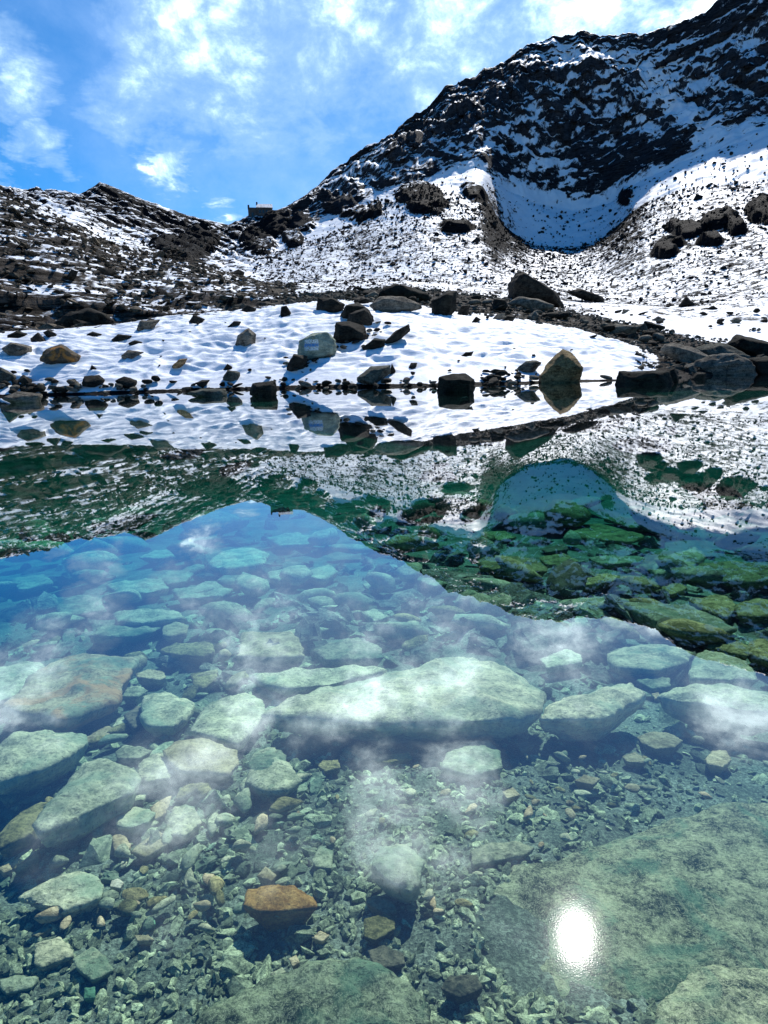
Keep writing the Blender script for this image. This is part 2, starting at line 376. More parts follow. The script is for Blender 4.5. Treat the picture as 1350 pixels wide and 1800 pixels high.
def terrace(S_, h, hard=.6):
    q_ = S_ / h; f_ = q_ - np.floor(q_); u_ = np.clip((f_ - hard) / (1 - hard), 0, 1); return h * (u_ * u_ * (3 - 2 * u_) - f_)
wav = fbm(flat, 18., 4).reshape(R.shape) * 3.0 + fbm(flat, 4., 3).reshape(R.shape) * .8
zx = P0[..., 2] + .16 * P0[..., 0] + wav
zx = P0[..., 2] + .16 * P0[..., 0] + .33 * wav + .5 * n_small
TL = (.85 * terrace(zx, 1.15, .70) + .6 * terrace(zx + 3.1, 3.3, .72)) * left * np.clip((kk - 2.2) * 4, 0, 1) * np.clip(4.1 - kk, 0, 1)
zr = P0[..., 2] + .52 * P0[..., 0] + wav * 1.4
TL += (terrace(zr, 3.4, .5) * .9) * left * np.clip(kk - 5, 0, 1) * np.clip((9 - kk) * 2, 0, 1)
zm = P0[..., 2] - .10 * P0[..., 0] + wav * 3
TM = terrace(zm, 7., .5)
DZ += TL
near_g = np.clip(1 - np.abs(kk - 9) * 4, 0, 1); DZ *= 1 - .45 * near_g
lh = left * np.clip(1 - np.abs(kk - 3.5) * 1.6, 0, 1)
DZ += lh * .35 * n_str
DZ += (kk > 2.8) * .22 * n_small * np.clip(AMP, 0, 1.5)
gul = fbm(flat * np.array([1, 1, .28]), 16., 5, .55, ridged=True).reshape(R.shape)
DR = cliff * mount * (4.5 * n_mid + 5.0 * n_big + 8.0 * gul + 1.6 * n_small) * (1 - .5 * near_g)
DZ += cliff * mount * (.30 * TM + 2.6 * n_mid) * (1 - .8 * near_g)
_dz = np.gradient(Z, axis=0); _dr = np.maximum(np.gradient(R, axis=0), 1e-3)
bnz = 1 / np.sqrt(1 + (_dz / _dr) ** 2)
bnz = np.clip(bnz - .10 * np.clip(kk - 2.2, 0, 1), .2, 1)
# dark outcrops stand proud of the slopes
crags = [(742, 352, 34, 20, 10), (832, 342, 20, 11, 25), (605, 368, 40, 14, 20), (1180, 430, 22, 9, -10), (1215, 410, 28, 9, -14), (1262, 392, 28, 10, -14), (1250, 425, 20, 8, 0), (1188, 404, 14, 7, 0), (1295, 405, 14, 8, 0), (1345, 375, 26, 18, 0), (800, 400, 26, 9, 10),
         (480, 405, 18, 14, 0), (532, 400, 18, 9, 0), (455, 430, 26, 14, 15), (515, 425, 14, 10, 0), (660, 372, 9, 10, 0), (1100, 350, 10, 10, 0), (320, 440, 40, 16, 8), (350, 420, 26, 14, 8), (1170, 446, 20, 9, 0)]
crag = np.zeros_like(PX)
for c_ in crags: crag = np.maximum(crag, bump_px(*c_) * (kk > 3.2))
crag = np.clip((crag + .40 * n_mid + .35 * n_big - .38) * 3.2, 0, 1) * (crag > .12)
DZ += crag * 1.0 * (1 + .8 * n_mid)
DR -= crag * 2.0
cupw = fbm(flat, 3.1, 3)
# suncups of the old snow, a gently dimpled skin
cup_p = flat * np.array([.62, 1.15, 1.]) + 3 + .5 * np.stack([cupw, -cupw, 0 * cupw], -1)
cups = np.abs(gnoise(cup_p / 1.5)) * .8 + .5 * np.abs(gnoise(cup_p / .75 + 9))
cups2 = fbm(flat, 7., 3, .5).reshape(R.shape)
bankf = np.clip((kk - 1.02) * 8, 0, 1) * np.clip((2.15 - kk) * 5, 0, 1)
DZ += bankf * (.15 - .52 * cups.reshape(R.shape) + .35 * cups2)
R2 = R + DR; Z2 = Z + DZ
V = np.stack([R2 * np.sin(AZ), R2 * np.cos(AZ), Z2], -1)

# where the snow lies
snow = np.interp(kk, [0, 1, 1.02, 2.0, 2.12, 3, 3.05, 4, 5, 6, 6.05, 6.98, 7.15, 8, 8.3, 9, 10],
                 [.3, .45, 1.1, 1.25, .40, .30, .50, .50, .53, .56, .74, .82, .36, .335, .43, .38, .3])
lsn = np.interp(kk, [0, 1, 1.02, 2., 2.12, 3, 3.1, 4, 4.2, 5, 6, 7, 8, 9, 10],
                [.3, .45, 1.1, 1.25, .45, .46, .495, .56, .56, .57, .58, .56, .52, .45, .4])
snow = snow * (1 - left) + lsn * left
rgt = np.clip((PX - 1040) / 60, 0, 1) * (kk > 2.95) * (kk < 4)
snow += rgt * (.55 * np.clip((kk - 3.05) * 6, 0, 1) * np.clip((3.85 - kk) * 6, 0, 1))
snow -= bank * .75 * np.clip((kk - 1.86) * 7, 0, 1) + bank * .45 * np.clip((1.10 - kk) * 10, 0, 1)
rslab = np.clip((PX - 1130) / 40, 0, 1) * (kk > 1.0) * (kk < 3); snow -= rslab * .95
tal = (kk > 4.3) & (kk <= 6.05) & (PX > 470)
snow += tal * (-.035 + .10 * n_mid * 0 + .10 * n_big)
snow -= crag * .30
snow += cliff * mount * (.16 * gul + .22 * n_big)
snow += left * (kk > 4.2) * .14 * n_big
for c_ in [(1080, 105, 110, 22, 12, .42), (1165, 165, 90, 16, 48, .36), (1230, 215, 60, 16, 30, .34), (1320, 245, 60, 22, 12, .35), (985, 95, 22, 18, 20, .25), (1010, 150, 30, 26, 50, .15),
           (935, 235, 16, 50, 12, .22), (955, 285, 22, 22, 0, .20), (870, 240, 40, 12, -8, .14), (1130, 215, 40, 10, 60, .16), (1225, 245, 8, 30, 30, .22), (655, 270, 40, 25, -35, .14), (600, 310, 60, 30, -30, .12), (560, 360, 40, 20, -20, .12),
           (1190, 70, 60, 16, -10, .12), (880, 180, 90, 30, -25, -.22), (1000, 235, 70, 60, 0, -.12), (1080, 280, 80, 50, 0, -.14), (1300, 120, 70, 60, 0, -.16), (1130, 270, 60, 36, 0, -.12), (740, 240, 60, 30, -30, -.12), (200, 345, 50, 12, 28, -.20), (280, 380, 60, 10, 28, -.10), (120, 380, 60, 14, 30, .16), (560, 460, 80, 20, 0, .04), (700, 372, 34, 10, -30, .3), (10, 470, 60, 90, 0, -.08), (70, 340, 60, 8, 0, .06)]:
    snow += bump_px(*c_[:5]) * c_[5] * (kk > 2.7)
snow = np.clip(snow, 0, 1.3)
streak = np.clip(left * (kk > 2.1) + .6 * rslab + .3 * rgt, 0, 1)
warm = np.clip(left * (kk > 2.1) * np.clip(4.2 - kk, 0, 1) + .65 * (kk < 4.3) * (kk > 1) * (1 - left), 0, 1)
tm = np_mesh('mountainside', V.reshape(-1, 3), grid_faces(*R.shape))
attr(tm, 'snow', snow.ravel()); attr(tm, 'streak', streak.ravel()); attr(tm, 'cliff', np.clip(cliff * mount * .85, 0, 1).ravel()); attr(tm, 'warm', warm.ravel()); attr(tm, 'grain', bnz.ravel())
link('mountains', tm, M_TERR, kind='structure')

# coarse copy used only for finding where a sight line meets the ground
sub = V[::4, ::4]
bv = BVHTree.FromPolygons([tuple(p) for p in sub.reshape(-1, 3)], grid_faces(*sub.shape[:2]).tolist())
def depth_at(r): return np.interp(r, [0, .8, 1.6, 2.6, 4, 6, 9, 13, 24, 31, 34], [.30, .33, .42, .58, .85, 1.2, 1.75, 2.4, 3.2, 1.9, .6])
def bed_relief(x, y):
    P = np.stack([np.ravel(x), np.ravel(y), np.zeros(np.size(x))], -1)
    return (.10 * fbm(P, 1.6, 3) + .03 * fbm(P, .3, 3)).reshape(np.shape(x))
def bed_hit(x, y, lift=0.):
    d = ray(x, y); z = -.4
    for _ in range(12):
        t = (z - CAMZ) / d[2]; r = t * math.hypot(d[0], d[1]); z = -float(depth_at(r)) + lift
    t = (z - CAMZ) / d[2]
    return np.array([d[0] * t, d[1] * t, z])
def ground_hit(x, y):
    d = ray(x, y)
    h = bv.ray_cast(Vector((0, 0, CAMZ)), Vector(tuple(d)))
    tw = -CAMZ / d[2] if d[2] < -1e-5 else 1e9
    if h[0] is None or h[3] > tw: return np.array([0, 0, CAMZ]) + d * tw
    return np.array(h[0])

# ------------------------------------------------------------------ lake
NBX, NBY = 300, 320
ra = np.concatenate([np.linspace(.05, 1, 40), np.geomspace(1.02, 36, NBY - 40)])
aa = np.linspace(math.radians(-75), math.radians(75), NBX)
RR, AA = np.meshgrid(ra, aa, indexing='ij')
bx, by = RR * np.sin(AA), RR * np.cos(AA)
Pb = np.stack([bx.ravel(), by.ravel(), 0 * bx.ravel()], -1)
bz = -depth_at(RR) + bed_relief(bx, by) + (.012 * fbm(Pb, .07, 3)).reshape(bx.shape) * (RR < 9)
bm_ = np_mesh('lake_bed', np.stack([bx, by, bz], -1).reshape(-1, 3), grid_faces(NBY, NBX)[:, ::-1])
mt, t = material('lake_bed_silt')
P = t.node('ShaderNodeNewGeometry', out=0)
a = t.noise(P, 2.2, 8, .65, .4); b = t.node('ShaderNodeTexVoronoi', {'Vector': P, 'Scale': 62., 'Randomness': 1.}, None)
c = t.noise(P, 60, 5, .7)
col = t.mix(t.rng(a, .3, .7), (.11, .15, .105), (.36, .44, .33))
col = t.mix(t.rng(c, .45, .6), t.mix(.6, col, (.04, .05, .04)), col)
col = t.mix(t.rng(t.noise(P, 90, 4, .7), .5, .62, 0., .7), col, (.035, .045, .035))
h = t.math('ADD', t.math('MULTIPLY', c, .7), t.math('MULTIPLY', t.noise(P, 150, 4, .7), .5))
finish(t, col, .9, h, .9, .02, spec=.03)
link('lake_bed', bm_, mt, kind='structure')

bw = bmesh.new()
vs = [bw.verts.new(p) for p in ((-60, -25, 0), (60, -25, 0), (60, 44, 0), (-60, 44, 0), (-60, -25, -6), (60, -25, -6), (60, 44, -6), (-60, 44, -6))]
for f in ((0, 1, 2, 3), (7, 6, 5, 4), (0, 4, 5, 1), (1, 5, 6, 2), (2, 6, 7, 3), (3, 7, 4, 0)): bw.faces.new([vs[i] for i in f])
me = bpy.data.meshes.new('lake_water'); bw.to_mesh(me); bw.free()
link('lake_water', me, M_WATER, kind='structure')

# ------------------------------------------------------------------ rocks
def hull_rock(points, edge, jag, nscale, layers=0., smooth_it=2, seed=0, maxit=6):
    """an angular rock: hull of the points, refined and roughened; returns a mesh about its base"""
    pts = np.array(points); lo = pts.min(0); hi = pts.max(0)
    org = np.array([(lo[0] + hi[0]) / 2, (lo[1] + hi[1]) / 2, lo[2]])
    b = bmesh.new()
    for p in pts - org: b.verts.new(p)
    r = bmesh.ops.convex_hull(b, input=b.verts)
    junk = list({v for v in r['geom_interior'] + r['geom_unused'] if isinstance(v, bmesh.types.BMVert)})
    bmesh.ops.delete(b, geom=junk, context='VERTS')
    for _ in range(maxit):
        E = [e for e in b.edges if e.calc_length() > edge]
        if not E or len(b.verts) > 9000: break
        bmesh.ops.subdivide_edges(b, edges=E, cuts=1)
        bmesh.ops.triangulate(b, faces=[f for f in b.faces if len(f.verts) > 3])
    for _ in range(smooth_it): bmesh.ops.smooth_vert(b, verts=b.verts, factor=.35, use_axis_x=True, use_axis_y=True, use_axis_z=True)
    bmesh.ops.recalc_face_normals(b, faces=b.faces)
    b.normal_update()
    Vv = np.array([v.co for v in b.verts]); Nn = np.array([v.normal for v in b.verts])
    W = Vv + seed * 7.31
    h = fbm(W, nscale, 5, .55)
    hr = fbm(W, nscale * 2.2, 3, .5, ridged=True)
    disp = jag * (h * .7 + hr * .6)
    if layers:
        q = W[:, 2] + math.sin(seed) * .6 * W[:, 0] + .15 * fbm(W, nscale, 2)
        st = np.abs(((q / layers) % 1) - .5) * 2
        disp = disp + jag * .28 * np.clip((st - .45) * 6, 0, 1) * (np.abs(Nn[:, 2]) < .75)
    Vv = Vv + Nn * disp[:, None]
    for v, co in zip(b.verts, Vv): v.co = co
    for f in b.faces: f.smooth = True
    me = bpy.data.meshes.new('rock'); b.to_mesh(me); b.free()
    return me, org

POLYS = []
def inside(x, y):
    for P_ in POLYS:
        c = False; j = len(P_) - 1
        for i in range(len(P_)):
            (xi, yi), (xj, yj) = P_[i], P_[j]
            if (yi > y) != (yj > y) and x < (xj - xi) * (y - yi) / (yj - yi) + xi: c = not c
            j = i
        if c: return True
    return False

def px_pts(fr, pts):
    ox, oy, s = fr
    return [(ox + x / s, oy + y / s) for x, y in pts]

def boulder(fr, pts, label, mat=None, jag=1., depth=.9, name='boulder', group=None, fine=1., sink=.12, ledge=.62, cat='boulder'):
    """a rock standing on the shore: outline seen from the lake side, with its own depth"""
    P2 = px_pts(fr, pts); xs = [p[0] for p in P2]; ys = [p[1] for p in P2]
    base = ground_hit((min(xs) + max(xs)) / 2, max(ys) - .06 * (max(ys) - min(ys)))
    view = np.array([base[0], base[1], 0.]); dist = np.linalg.norm(view); view /= dist
    w_ = (max(xs) - min(xs)) / FPX * dist; hgt = (max(ys) - min(ys)) / FPX * dist
    dep = depth * max(min(w_, hgt * 1.6), .5 * w_) * .5
    rm = dist + dep * .25
    out = []
    for x, y in P2:
        d = ray(x, y); t_ = rm / (d[0] * view[0] + d[1] * view[1]); out.append(np.array([0, 0, CAMZ]) + d * t_)
    out = np.array(out); cen = out.mean(0); cen[2] = out[:, 2].min() + .45 * (np.ptp(out[:, 2]))
    sd = int(abs(xs[0] * 13 + ys[0] * 7)) % 9973; rn = np.random.default_rng(sd)
    pts3 = list(out)
    for p in out:
        j = rn.uniform(.85, 1.1)
        k = cen + (p - cen) * ledge * rn.uniform(.7, 1.3) - view * dep * rn.uniform(.55, 1.2); pts3.append(k)
        k = cen + (p - cen) * .75 * j + view * dep * rn.uniform(.9, 1.3); pts3.append(k)
    pts3 = np.array(pts3)
    low = pts3[pts3[:, 2] < pts3[:, 2].min() + .45 * np.ptp(pts3[:, 2])].copy(); low[:, 2] -= sink * hgt + .08
    pts3 = np.concatenate([pts3, low])
    size = max(w_, hgt)
    me, org = hull_rock(pts3, size / 13 / fine, size * .034 * jag, size * .24, layers=size * .11, smooth_it=1, seed=sd % 97)
    o = link(name, me, mat or M_DARK, label=label, category=cat, group=group)
    o.location = org
    return o

def lake_stone(fr, pts, label, mat, thick=.1, fine=1., name='lake_stone', group=None, tilt=.0, jag=1., cat='stone', dome=.12, lift=.85):
    P2 = px_pts(fr, pts); xs = np.array([p[0] for p in P2]); ys = np.array([p[1] for p in P2])
    c0 = bed_hit(xs.mean(), min(ys.mean(), 1900), thick * lift)
    zt = min(c0[2], -.03)
    out = []
    for x, y in P2:
        d = ray(x, y); t_ = (zt - CAMZ) / d[2]
        if t_ < 0: t_ = 30
        out.append([d[0] * t_, d[1] * t_, zt])
    out = np.array(out); cen = out.mean(0)
    rc = math.hypot(cen[0], cen[1]); sl_ = float(depth_at(rc + .25) - depth_at(rc - .25)) / .5
    out[:, 2] += (tilt - .8 * min(sl_, .3)) * (out[:, 1] - cen[1])
    sd = int(abs(xs[0] * 11 + ys[0] * 5)) % 9973; rn = np.random.default_rng(sd)
    pts3 = list(out)
    for p in out:
        k = cen + (p - cen) * rn.uniform(.45, .72); k[2] = p[2] * .5 + cen[2] * .5 + thick * dome * rn.uniform(.2, 1.2); pts3.append(k)
        k = cen + (p - cen) * rn.uniform(.84, .97); k[2] = p[2] - thick * rn.uniform(.22, .42); pts3.append(k)
        k = cen + (p - cen) * rn.uniform(.45, .6); k[2] = cen[2] - thick * (.62 if thick > .11 else 1.3); pts3.append(k)
    size = float(np.linalg.norm(np.ptp(out, axis=0)))
    me, org = hull_rock(pts3, size / 17 / fine, min(size * .045, thick * .42) * jag, size * .15, layers=0, smooth_it=0 if size < 1 else 1, seed=sd % 97)
    if thick > .11:
        foot = []
        for p in out:
            for zz, sc_ in ((-.45, .42), (-1.5, .5)):
                k = cen + (p - cen) * sc_ * rn.uniform(.8, 1.1); k[1] += .12 * np.ptp(out[:, 1]); k[2] = cen[2] + thick * zz; foot.append(k)
        mf, of = hull_rock(foot, size / 8, min(size * .03, thick * .3), size * .15, smooth_it=1, seed=sd % 89)
        bj = bmesh.new(); bj.from_mesh(mf); bmesh.ops.translate(bj, verts=bj.verts, vec=Vector(tuple(of - org))); bj.from_mesh(me)
        bj.to_mesh(me); bj.free(); bpy.data.meshes.remove(mf)
    POLYS.append(P2)
    o = link(name, me, mat, label=label, category=cat, group=group)
    o.location = org
    return o

S1, S2, S3 = (0, 280, 2.7), (400, 300, 2.7), (850, 300, 2.7)
B = boulder
# --- snow bank, left side
B(S1, [(190, 940), (225, 900), (290, 880), (350, 915), (400, 940), (370, 965), (280, 950), (250, 962)], 'dark angular boulder with a rust brown right side on the left snow bank', M_RUST, fine=1.5)
B(S1, [(35, 835), (80, 815), (130, 828), (120, 848)], 'low dark slab at the upper left of the snow bank, topmost stone there', M_DARK)
B(S1, [(145, 852), (180, 822), (220, 860), (165, 870)], 'pointed dark stone just above the flat slab at the left edge of the snow', M_DARK)
B(S1, [(10, 900), (50, 868), (150, 890), (150, 916), (60, 932)], 'wide flat grey slab in the snow near the left edge of the photo', M_GREY)
B(S1, [(205, 822), (230, 808), (270, 830), (232, 843)], 'small dark stone to the upper right of the pointed stone on the left snow', M_DARK)
B(S1, [(410, 832), (440, 818), (485, 830), (450, 842)], 'low dark stone high on the left snow bank above the long thin slab', M_DARK)
B(S1, [(530, 857), (560, 830), (635, 840), (602, 852)], 'long thin dark slab lying in the middle of the left snow bank', M_DARK)
B(S1, [(610, 872), (640, 858), (677, 868), (650, 878)], 'small flat stone just below the long thin slab on the left snow', M_DARK)
B(S1, [(575, 932), (610, 905), (682, 915), (620, 942)], 'low grey wedge of rock half way down the left snow bank', M_GREY)
B(S1, [(650, 808), (665, 765), (740, 765), (762, 760), (712, 800)], 'grey wedge stone at the top edge of the snow below the left slabs', M_GREY)
B(S1, [(893, 777), (920, 738), (972, 758), (962, 770)], 'dark rounded stone near the snow crest below the left ridge', M_DARK)
B(S1, [(1080, 794), (1110, 768), (1145, 770), (1130, 790)], 'low dark stone on the snow above the pale topped boulder', M_DARK)
B(S1, [(1115, 880), (1130, 835), (1180, 800), (1215, 830), (1210, 862), (1160, 880)], 'grey brown angular boulder with a pale right face, alone on open snow', M_GREY, fine=1.3)
B(S1, [(1140, 724), (1170, 688), (1215, 710), (1212, 724)], 'small dark triangular stone on the crest of the snow below the hut', M_DARK)
B(S1, [(815, 982), (850, 950), (890, 945), (862, 980)], 'tan thin slab tilted in the snow left of the painted boulder', M_BROWN)
B(S1, [(425, 1002), (435, 975), (457, 992)], 'tiny upright dark stone sticking out of the lower left snow', M_DARK, name='stone', cat='stone')
B(S1, [(1058, 1035), (1080, 1000), (1140, 1010), (1137, 1035), (1090, 1047)], 'dark grey boulder above the square block at the waterline', M_GREY)
B(S1, [(1060, 997), (1080, 970), (1102, 985)], 'small dark stone just above the dark grey boulder near the shore', M_DARK, name='stone', cat='stone')
B(S1, [(925, 1062), (960, 1048), (995, 1048), (962, 1080)], 'black slab leaning out of the snow left of the square block', M_DARK)
B(S1, [(1185, 1098), (1200, 1065), (1305, 1050), (1315, 1090), (1300, 1128), (1220, 1120)], 'square black block standing in the water at the far shore', M_DARK, fine=1.3)
B(S1, [(890, 1112), (950, 1092), (1070, 1090), (1077, 1112), (1000, 1128)], 'flat pale grey slab awash in the water left of the square block', M_GREY)
B(S1, [(-20, 1048), (0, 985), (80, 1030), (40, 1048)], 'grey wedge boulder at the left edge of the photo above the water', M_GREY)
B(S1, [(80, 1052), (110, 1022), (150, 1045), (152, 1075)], 'dark stone beside the grey wedge at the left end of the shore', M_DARK)
B(S1, [(390, 1062), (400, 1030), (470, 1025), (500, 1050), (450, 1074)], 'dark boulder in the line of shore stones below the rust sided boulder', M_DARK)
B(S1, [(545, 1052), (590, 1030), (650, 1050), (642, 1082), (600, 1084)], 'dark rock group stone right of the dark boulder on the left shore', M_DARK)
B(S1, [(10, 1135), (80, 1105), (200, 1115), (185, 1150), (90, 1160)], 'broad low grey slab awash at the left edge of the lake', M_GREY)
B(S1, [(245, 792), (330, 730), (420, 708), (500, 735), (545, 770), (430, 795)], 'large black overhanging outcrop at the foot of the left slabs', M_DARK, depth=.6, fine=1.5, name='outcrop', cat='outcrop')
# --- centre
B(S2, [(420, 662), (430, 605), (500, 605), (555, 635), (540, 667), (460, 672)], 'black flat topped boulder on the snow crest, leftmost of the central cluster', M_DARK, fine=1.3)
B(S2, [(535, 692), (560, 640), (620, 625), (655, 650), (650, 682), (570, 702)], 'black boulder behind the tallest boulder of the central cluster', M_DARK)
B(S2, [(568, 712), (575, 680), (660, 650), (690, 690), (697, 727), (620, 730)], 'black slanting boulder in the middle of the central cluster', M_DARK, fine=1.3)
B(S2, [(503, 792), (515, 720), (580, 715), (650, 740), (662, 782), (620, 810), (530, 810)], 'big black boulder directly above and right of the painted boulder', M_DARK, fine=1.4)
pb = B(S2, [(336, 862), (343, 808), (400, 775), (470, 770), (512, 808), (516, 852), (420, 887), (360, 882)], 'pale grey green boulder with a blue and white painted trail mark', M_PAINT, fine=1.6, ledge=.8)
B(S2, [(250, 692), (255, 645), (280, 640), (303, 677)], 'small black upright stone on the snow left of the central cluster', M_DARK)
B(S2, [(280, 932), (315, 870), (380, 880), (372, 930), (300, 942)], 'dark jagged stone at the lower left foot of the painted boulder', M_DARK)
B(S2, [(615, 982), (680, 930), (770, 925), (772, 960), (690, 1002), (640, 1000)], 'grey layered boulder just above the waterline in the middle of the shore', M_GREY, fine=1.4)
B(S2, [(768, 960), (780, 915), (797, 948)], 'small dark upright stone against the grey layered boulder', M_DARK, name='stone', cat='stone')
B(S2, [(996, 1050), (1005, 980), (1060, 965), (1130, 965), (1170, 990), (1167, 1040), (1100, 1055)], 'black boulder at the waterline with a grey slab before it', M_DARK, fine=1.3)
B(S2, [(1030, 1045), (1060, 995), (1110, 1010), (1120, 1040)], 'grey slab leaning on the black waterline boulder', M_GREY, depth=.4)
B(S2, [(860, 932), (870, 912), (900, 912), (892, 937)], 'small black stone alone on the lower middle snow', M_DARK, name='stone', cat='stone')
B(S2, [(1105, 882), (1130, 862), (1167, 858), (1150, 884)], 'low dark stone alone on the right snow field', M_DARK, name='stone', cat='stone')
B(S2, [(673, 642), (720, 600), (830, 600), (922, 637), (820, 667), (730, 677)], 'long grey slab in front of the dark ridge top slab', M_GREY, fine=1.3, depth=.6)
B(S2, [(713, 592), (740, 560), (800, 537), (950, 580), (962, 602), (890, 612), (800, 604)], 'long dark slab forming the top of the rocky rim in the centre', M_DARK, fine=1.3, depth=.6)
B(S2, [(973, 692), (968, 620), (1040, 570), (1087, 570), (1082, 640), (1040, 692)], 'tall dark block with a cube like front right of the long slabs', M_DARK, fine=1.3)
B(S2, [(1253, 662), (1265, 605), (1320, 610), (1327, 640), (1290, 662)], 'dark block on the rim left of the great black boulder', M_DARK)
B(S2, [(1160, 717), (1180, 692), (1202, 705), (1175, 722)], 'small black stone at the top of the right snow field', M_DARK, name='stone', cat='stone')
B(S2, [(655, 592), (700, 570), (722, 590), (690, 602)], 'pale small slab left of the rim top slab', M_GREY)
B(S2, [(1085, 690), (1110, 640), (1150, 635), (1140, 680)], 'dark stone leaning against the tall dark block', M_DARK)
B(S2, [(640, 842), (690, 800), (750, 800), (740, 832)], 'dark broken stone in the rubble strip right of the big black boulder', M_DARK)
B(S2, [(745, 812), (800, 760), (862, 728), (866, 760), (800, 800)], 'dark shard at the top of the rubble strip on the snow', M_DARK)
# --- right
B(S3, [(116, 602), (120, 545), (165, 473), (250, 520), (350, 590), (374, 637), (300, 630)], 'great black pointed boulder on the rim, largest on the right', M_DARK, fine=1.8)
B(S3, [(110, 632), (160, 600), (260, 610), (332, 640), (300, 657), (200, 648)], 'grey slab lying in front of the great black boulder', M_GREY, depth=.5)
B(S3, [(398, 577), (450, 558), (560, 600), (572, 622), (500, 608)], 'long narrow dark slab behind the rim right of the great boulder', M_DARK)
B(S3, [(268, 980), (300, 920), (375, 843), (410, 860), (472, 935), (452, 982), (420, 1002), (400, 1015), (300, 1015)], 'brown pyramid shaped boulder standing at the waterline', M_BROWN, fine=1.9, ledge=.7)
B(S3, [(146, 952), (200, 905), (250, 900), (277, 910), (242, 937), (180, 957)], 'flat grey slab tilted on the snow left of the brown boulder', M_GREY, depth=.6)
B(S3, [(628, 1012), (645, 955), (800, 950), (880, 955), (900, 1012), (760, 1018)], 'long low black boulder at the waterline right of the brown boulder', M_DARK, fine=1.4)
B(S3, [(860, 1000), (872, 945), (905, 933), (927, 985), (895, 1008)], 'dark upright end block of the long low boulder at the right shore', M_DARK)
B(S3, [(983, 990), (1010, 955), (1057, 960), (1052, 992)], 'small dark boulder at the right end of the snowy shore', M_DARK)
B(S3, [(990, 935), (1010, 905), (1060, 885), (1200, 875), (1270, 910), (1292, 958), (1200, 975), (1080, 970)], 'lowest grey layered slab of the outcrop at the right shore', M_GREY, jag=1.6, fine=2.0, depth=.5, name='outcrop', cat='outcrop')
B(S3, [(846, 850), (862, 825), (930, 828), (1010, 850), (1090, 890), (1060, 915), (960, 905)], 'left plate of the grey layered outcrop, pointing toward the snow', M_GREY, jag=1.5, fine=1.8, depth=.5, name='outcrop', cat='outcrop')
B(S3, [(1000, 850), (1040, 832), (1120, 820), (1190, 845), (1262, 885), (1180, 900), (1080, 885)], 'upper plate of the grey layered outcrop at the right shore', M_GREY, jag=1.5, fine=1.8, depth=.6, name='outcrop', cat='outcrop')
B(S3, [(598, 767), (620, 728), (742, 738), (702, 782)], 'grey slab at the upper edge of the right snow field', M_GREY)
B(S3, [(752, 752), (765, 713), (862, 740), (830, 757)], 'black slab on the rubble slope right of the grey slab', M_DARK)
B(S3, [(1150, 832), (1200, 780), (1420, 830), (1420, 890), (1250, 875)], 'black ledge of rock at the right edge above the outcrop', M_DARK, fine=1.4, name='outcrop', cat='outcrop')
B(S3, [(1258, 892), (1380, 880), (1420, 965), (1300, 960)], 'black boulder at the right edge beside the water', M_DARK, fine=1.3)
B(S3, [(1168, 712), (1200, 696), (1227, 710), (1200, 727)], 'grey rounded stone on the far right snow patch', M_GREY, name='stone', cat='stone')
B(S3, [(1052, 657), (1090, 640), (1112, 655)], 'small dark stone at the top of the far right snow patch', M_DARK, name='stone', cat='stone')
B(S3, [(83, 702), (110, 685), (152, 695), (132, 714)], 'dark rounded stone below the great black boulder', M_DARK, name='stone', cat='stone')
B(S3, [(925, 642), (960, 598), (1002, 632)], 'dark triangular stone behind the far right snow patch', M_DARK, name='stone', cat='stone')
B(S3, [(798, 707), (830, 690), (857, 705), (830, 717)], 'low grey stone at the left end of the far right snow patch', M_GREY, name='stone', cat='stone')

# small stones of the shore: a few shapes, each stone its own object
def lump(seed, size=1., flat_=.6, n=16, edge=.2, jag=.05):
    rn = np.random.default_rng(seed); p = rn.normal(size=(n, 3)); p /= np.linalg.norm(p, axis=1, keepdims=True)
    p *= rn.uniform(.7, 1, (n, 1)) * np.array([1, .75, flat_]) * size * .5
    return hull_rock(p, edge * size, jag * size, size * .3, layers=.12 * size, smooth_it=1, seed=seed)[0]
shore_shapes = [lump(100 + i, 1., .5, edge=.34) for i in range(8)]
sproto = {}
def scatter(n, name, label, group, cat, mats, shapes, px_of, smin, smax, sink=.25, gh=ground_hit):
    for i in range(n):
        for _ in range(30):
            x, y = px_of(i)
            if gh is ground_hit or not inside(x, y): break
        p = gh(x, y); d = np.linalg.norm(p - np.array([0, 0, CAMZ]))
        s = random.uniform(smin, smax) ** 1.0 * d / FPX
        k = random.randrange(len(shapes)); mt_ = random.choice(mats)
        if (k, mt_.name, name) not in sproto:
            me = shapes[k].copy(); me.materials.clear(); me.materials.append(mt_); sproto[(k, mt_.name, name)] = me
        o = bpy.data.objects.new(name, sproto[(k, mt_.name, name)]); C.objects.link(o)
        o.scale = (s * random.uniform(.9, 1.5), s * random.uniform(.8, 1.1), s * random.uniform(.6, 1.1))
        o.rotation_euler = (random.uniform(-.3, .3), random.uniform(-.3, .3), random.uniform(0, 6.28))
        hh = s * .2
        o.location = (p[0], p[1], p[2] + hh * (1 - 2 * sink) * .6)
        o['label'] = label; o['group'] = group; o['category'] = cat
def wl(x): return float(np.interp(x, [0, 300, 600, 900, 1085, 1350], [697, 688, 681, 675, 669, 657]))
def f_shore(i):
    x = random.choice([random.gauss(80, 80), random.gauss(60, 60), random.gauss(230, 60), random.gauss(540, 60), random.gauss(890, 40), random.gauss(740, 70), random.uniform(0, 1150)])
    return x, wl(x) - abs(random.gauss(0, 9)) + random.uniform(-2, 7) - (12 * random.random() if x < 300 else 0)
scatter(170, 'stone', 'small dark stone in the line of stones at the far waterline', 'stones along the far waterline', 'stone', [M_DARK, M_DARK, M_GREY], shore_shapes, f_shore, 5, 27)
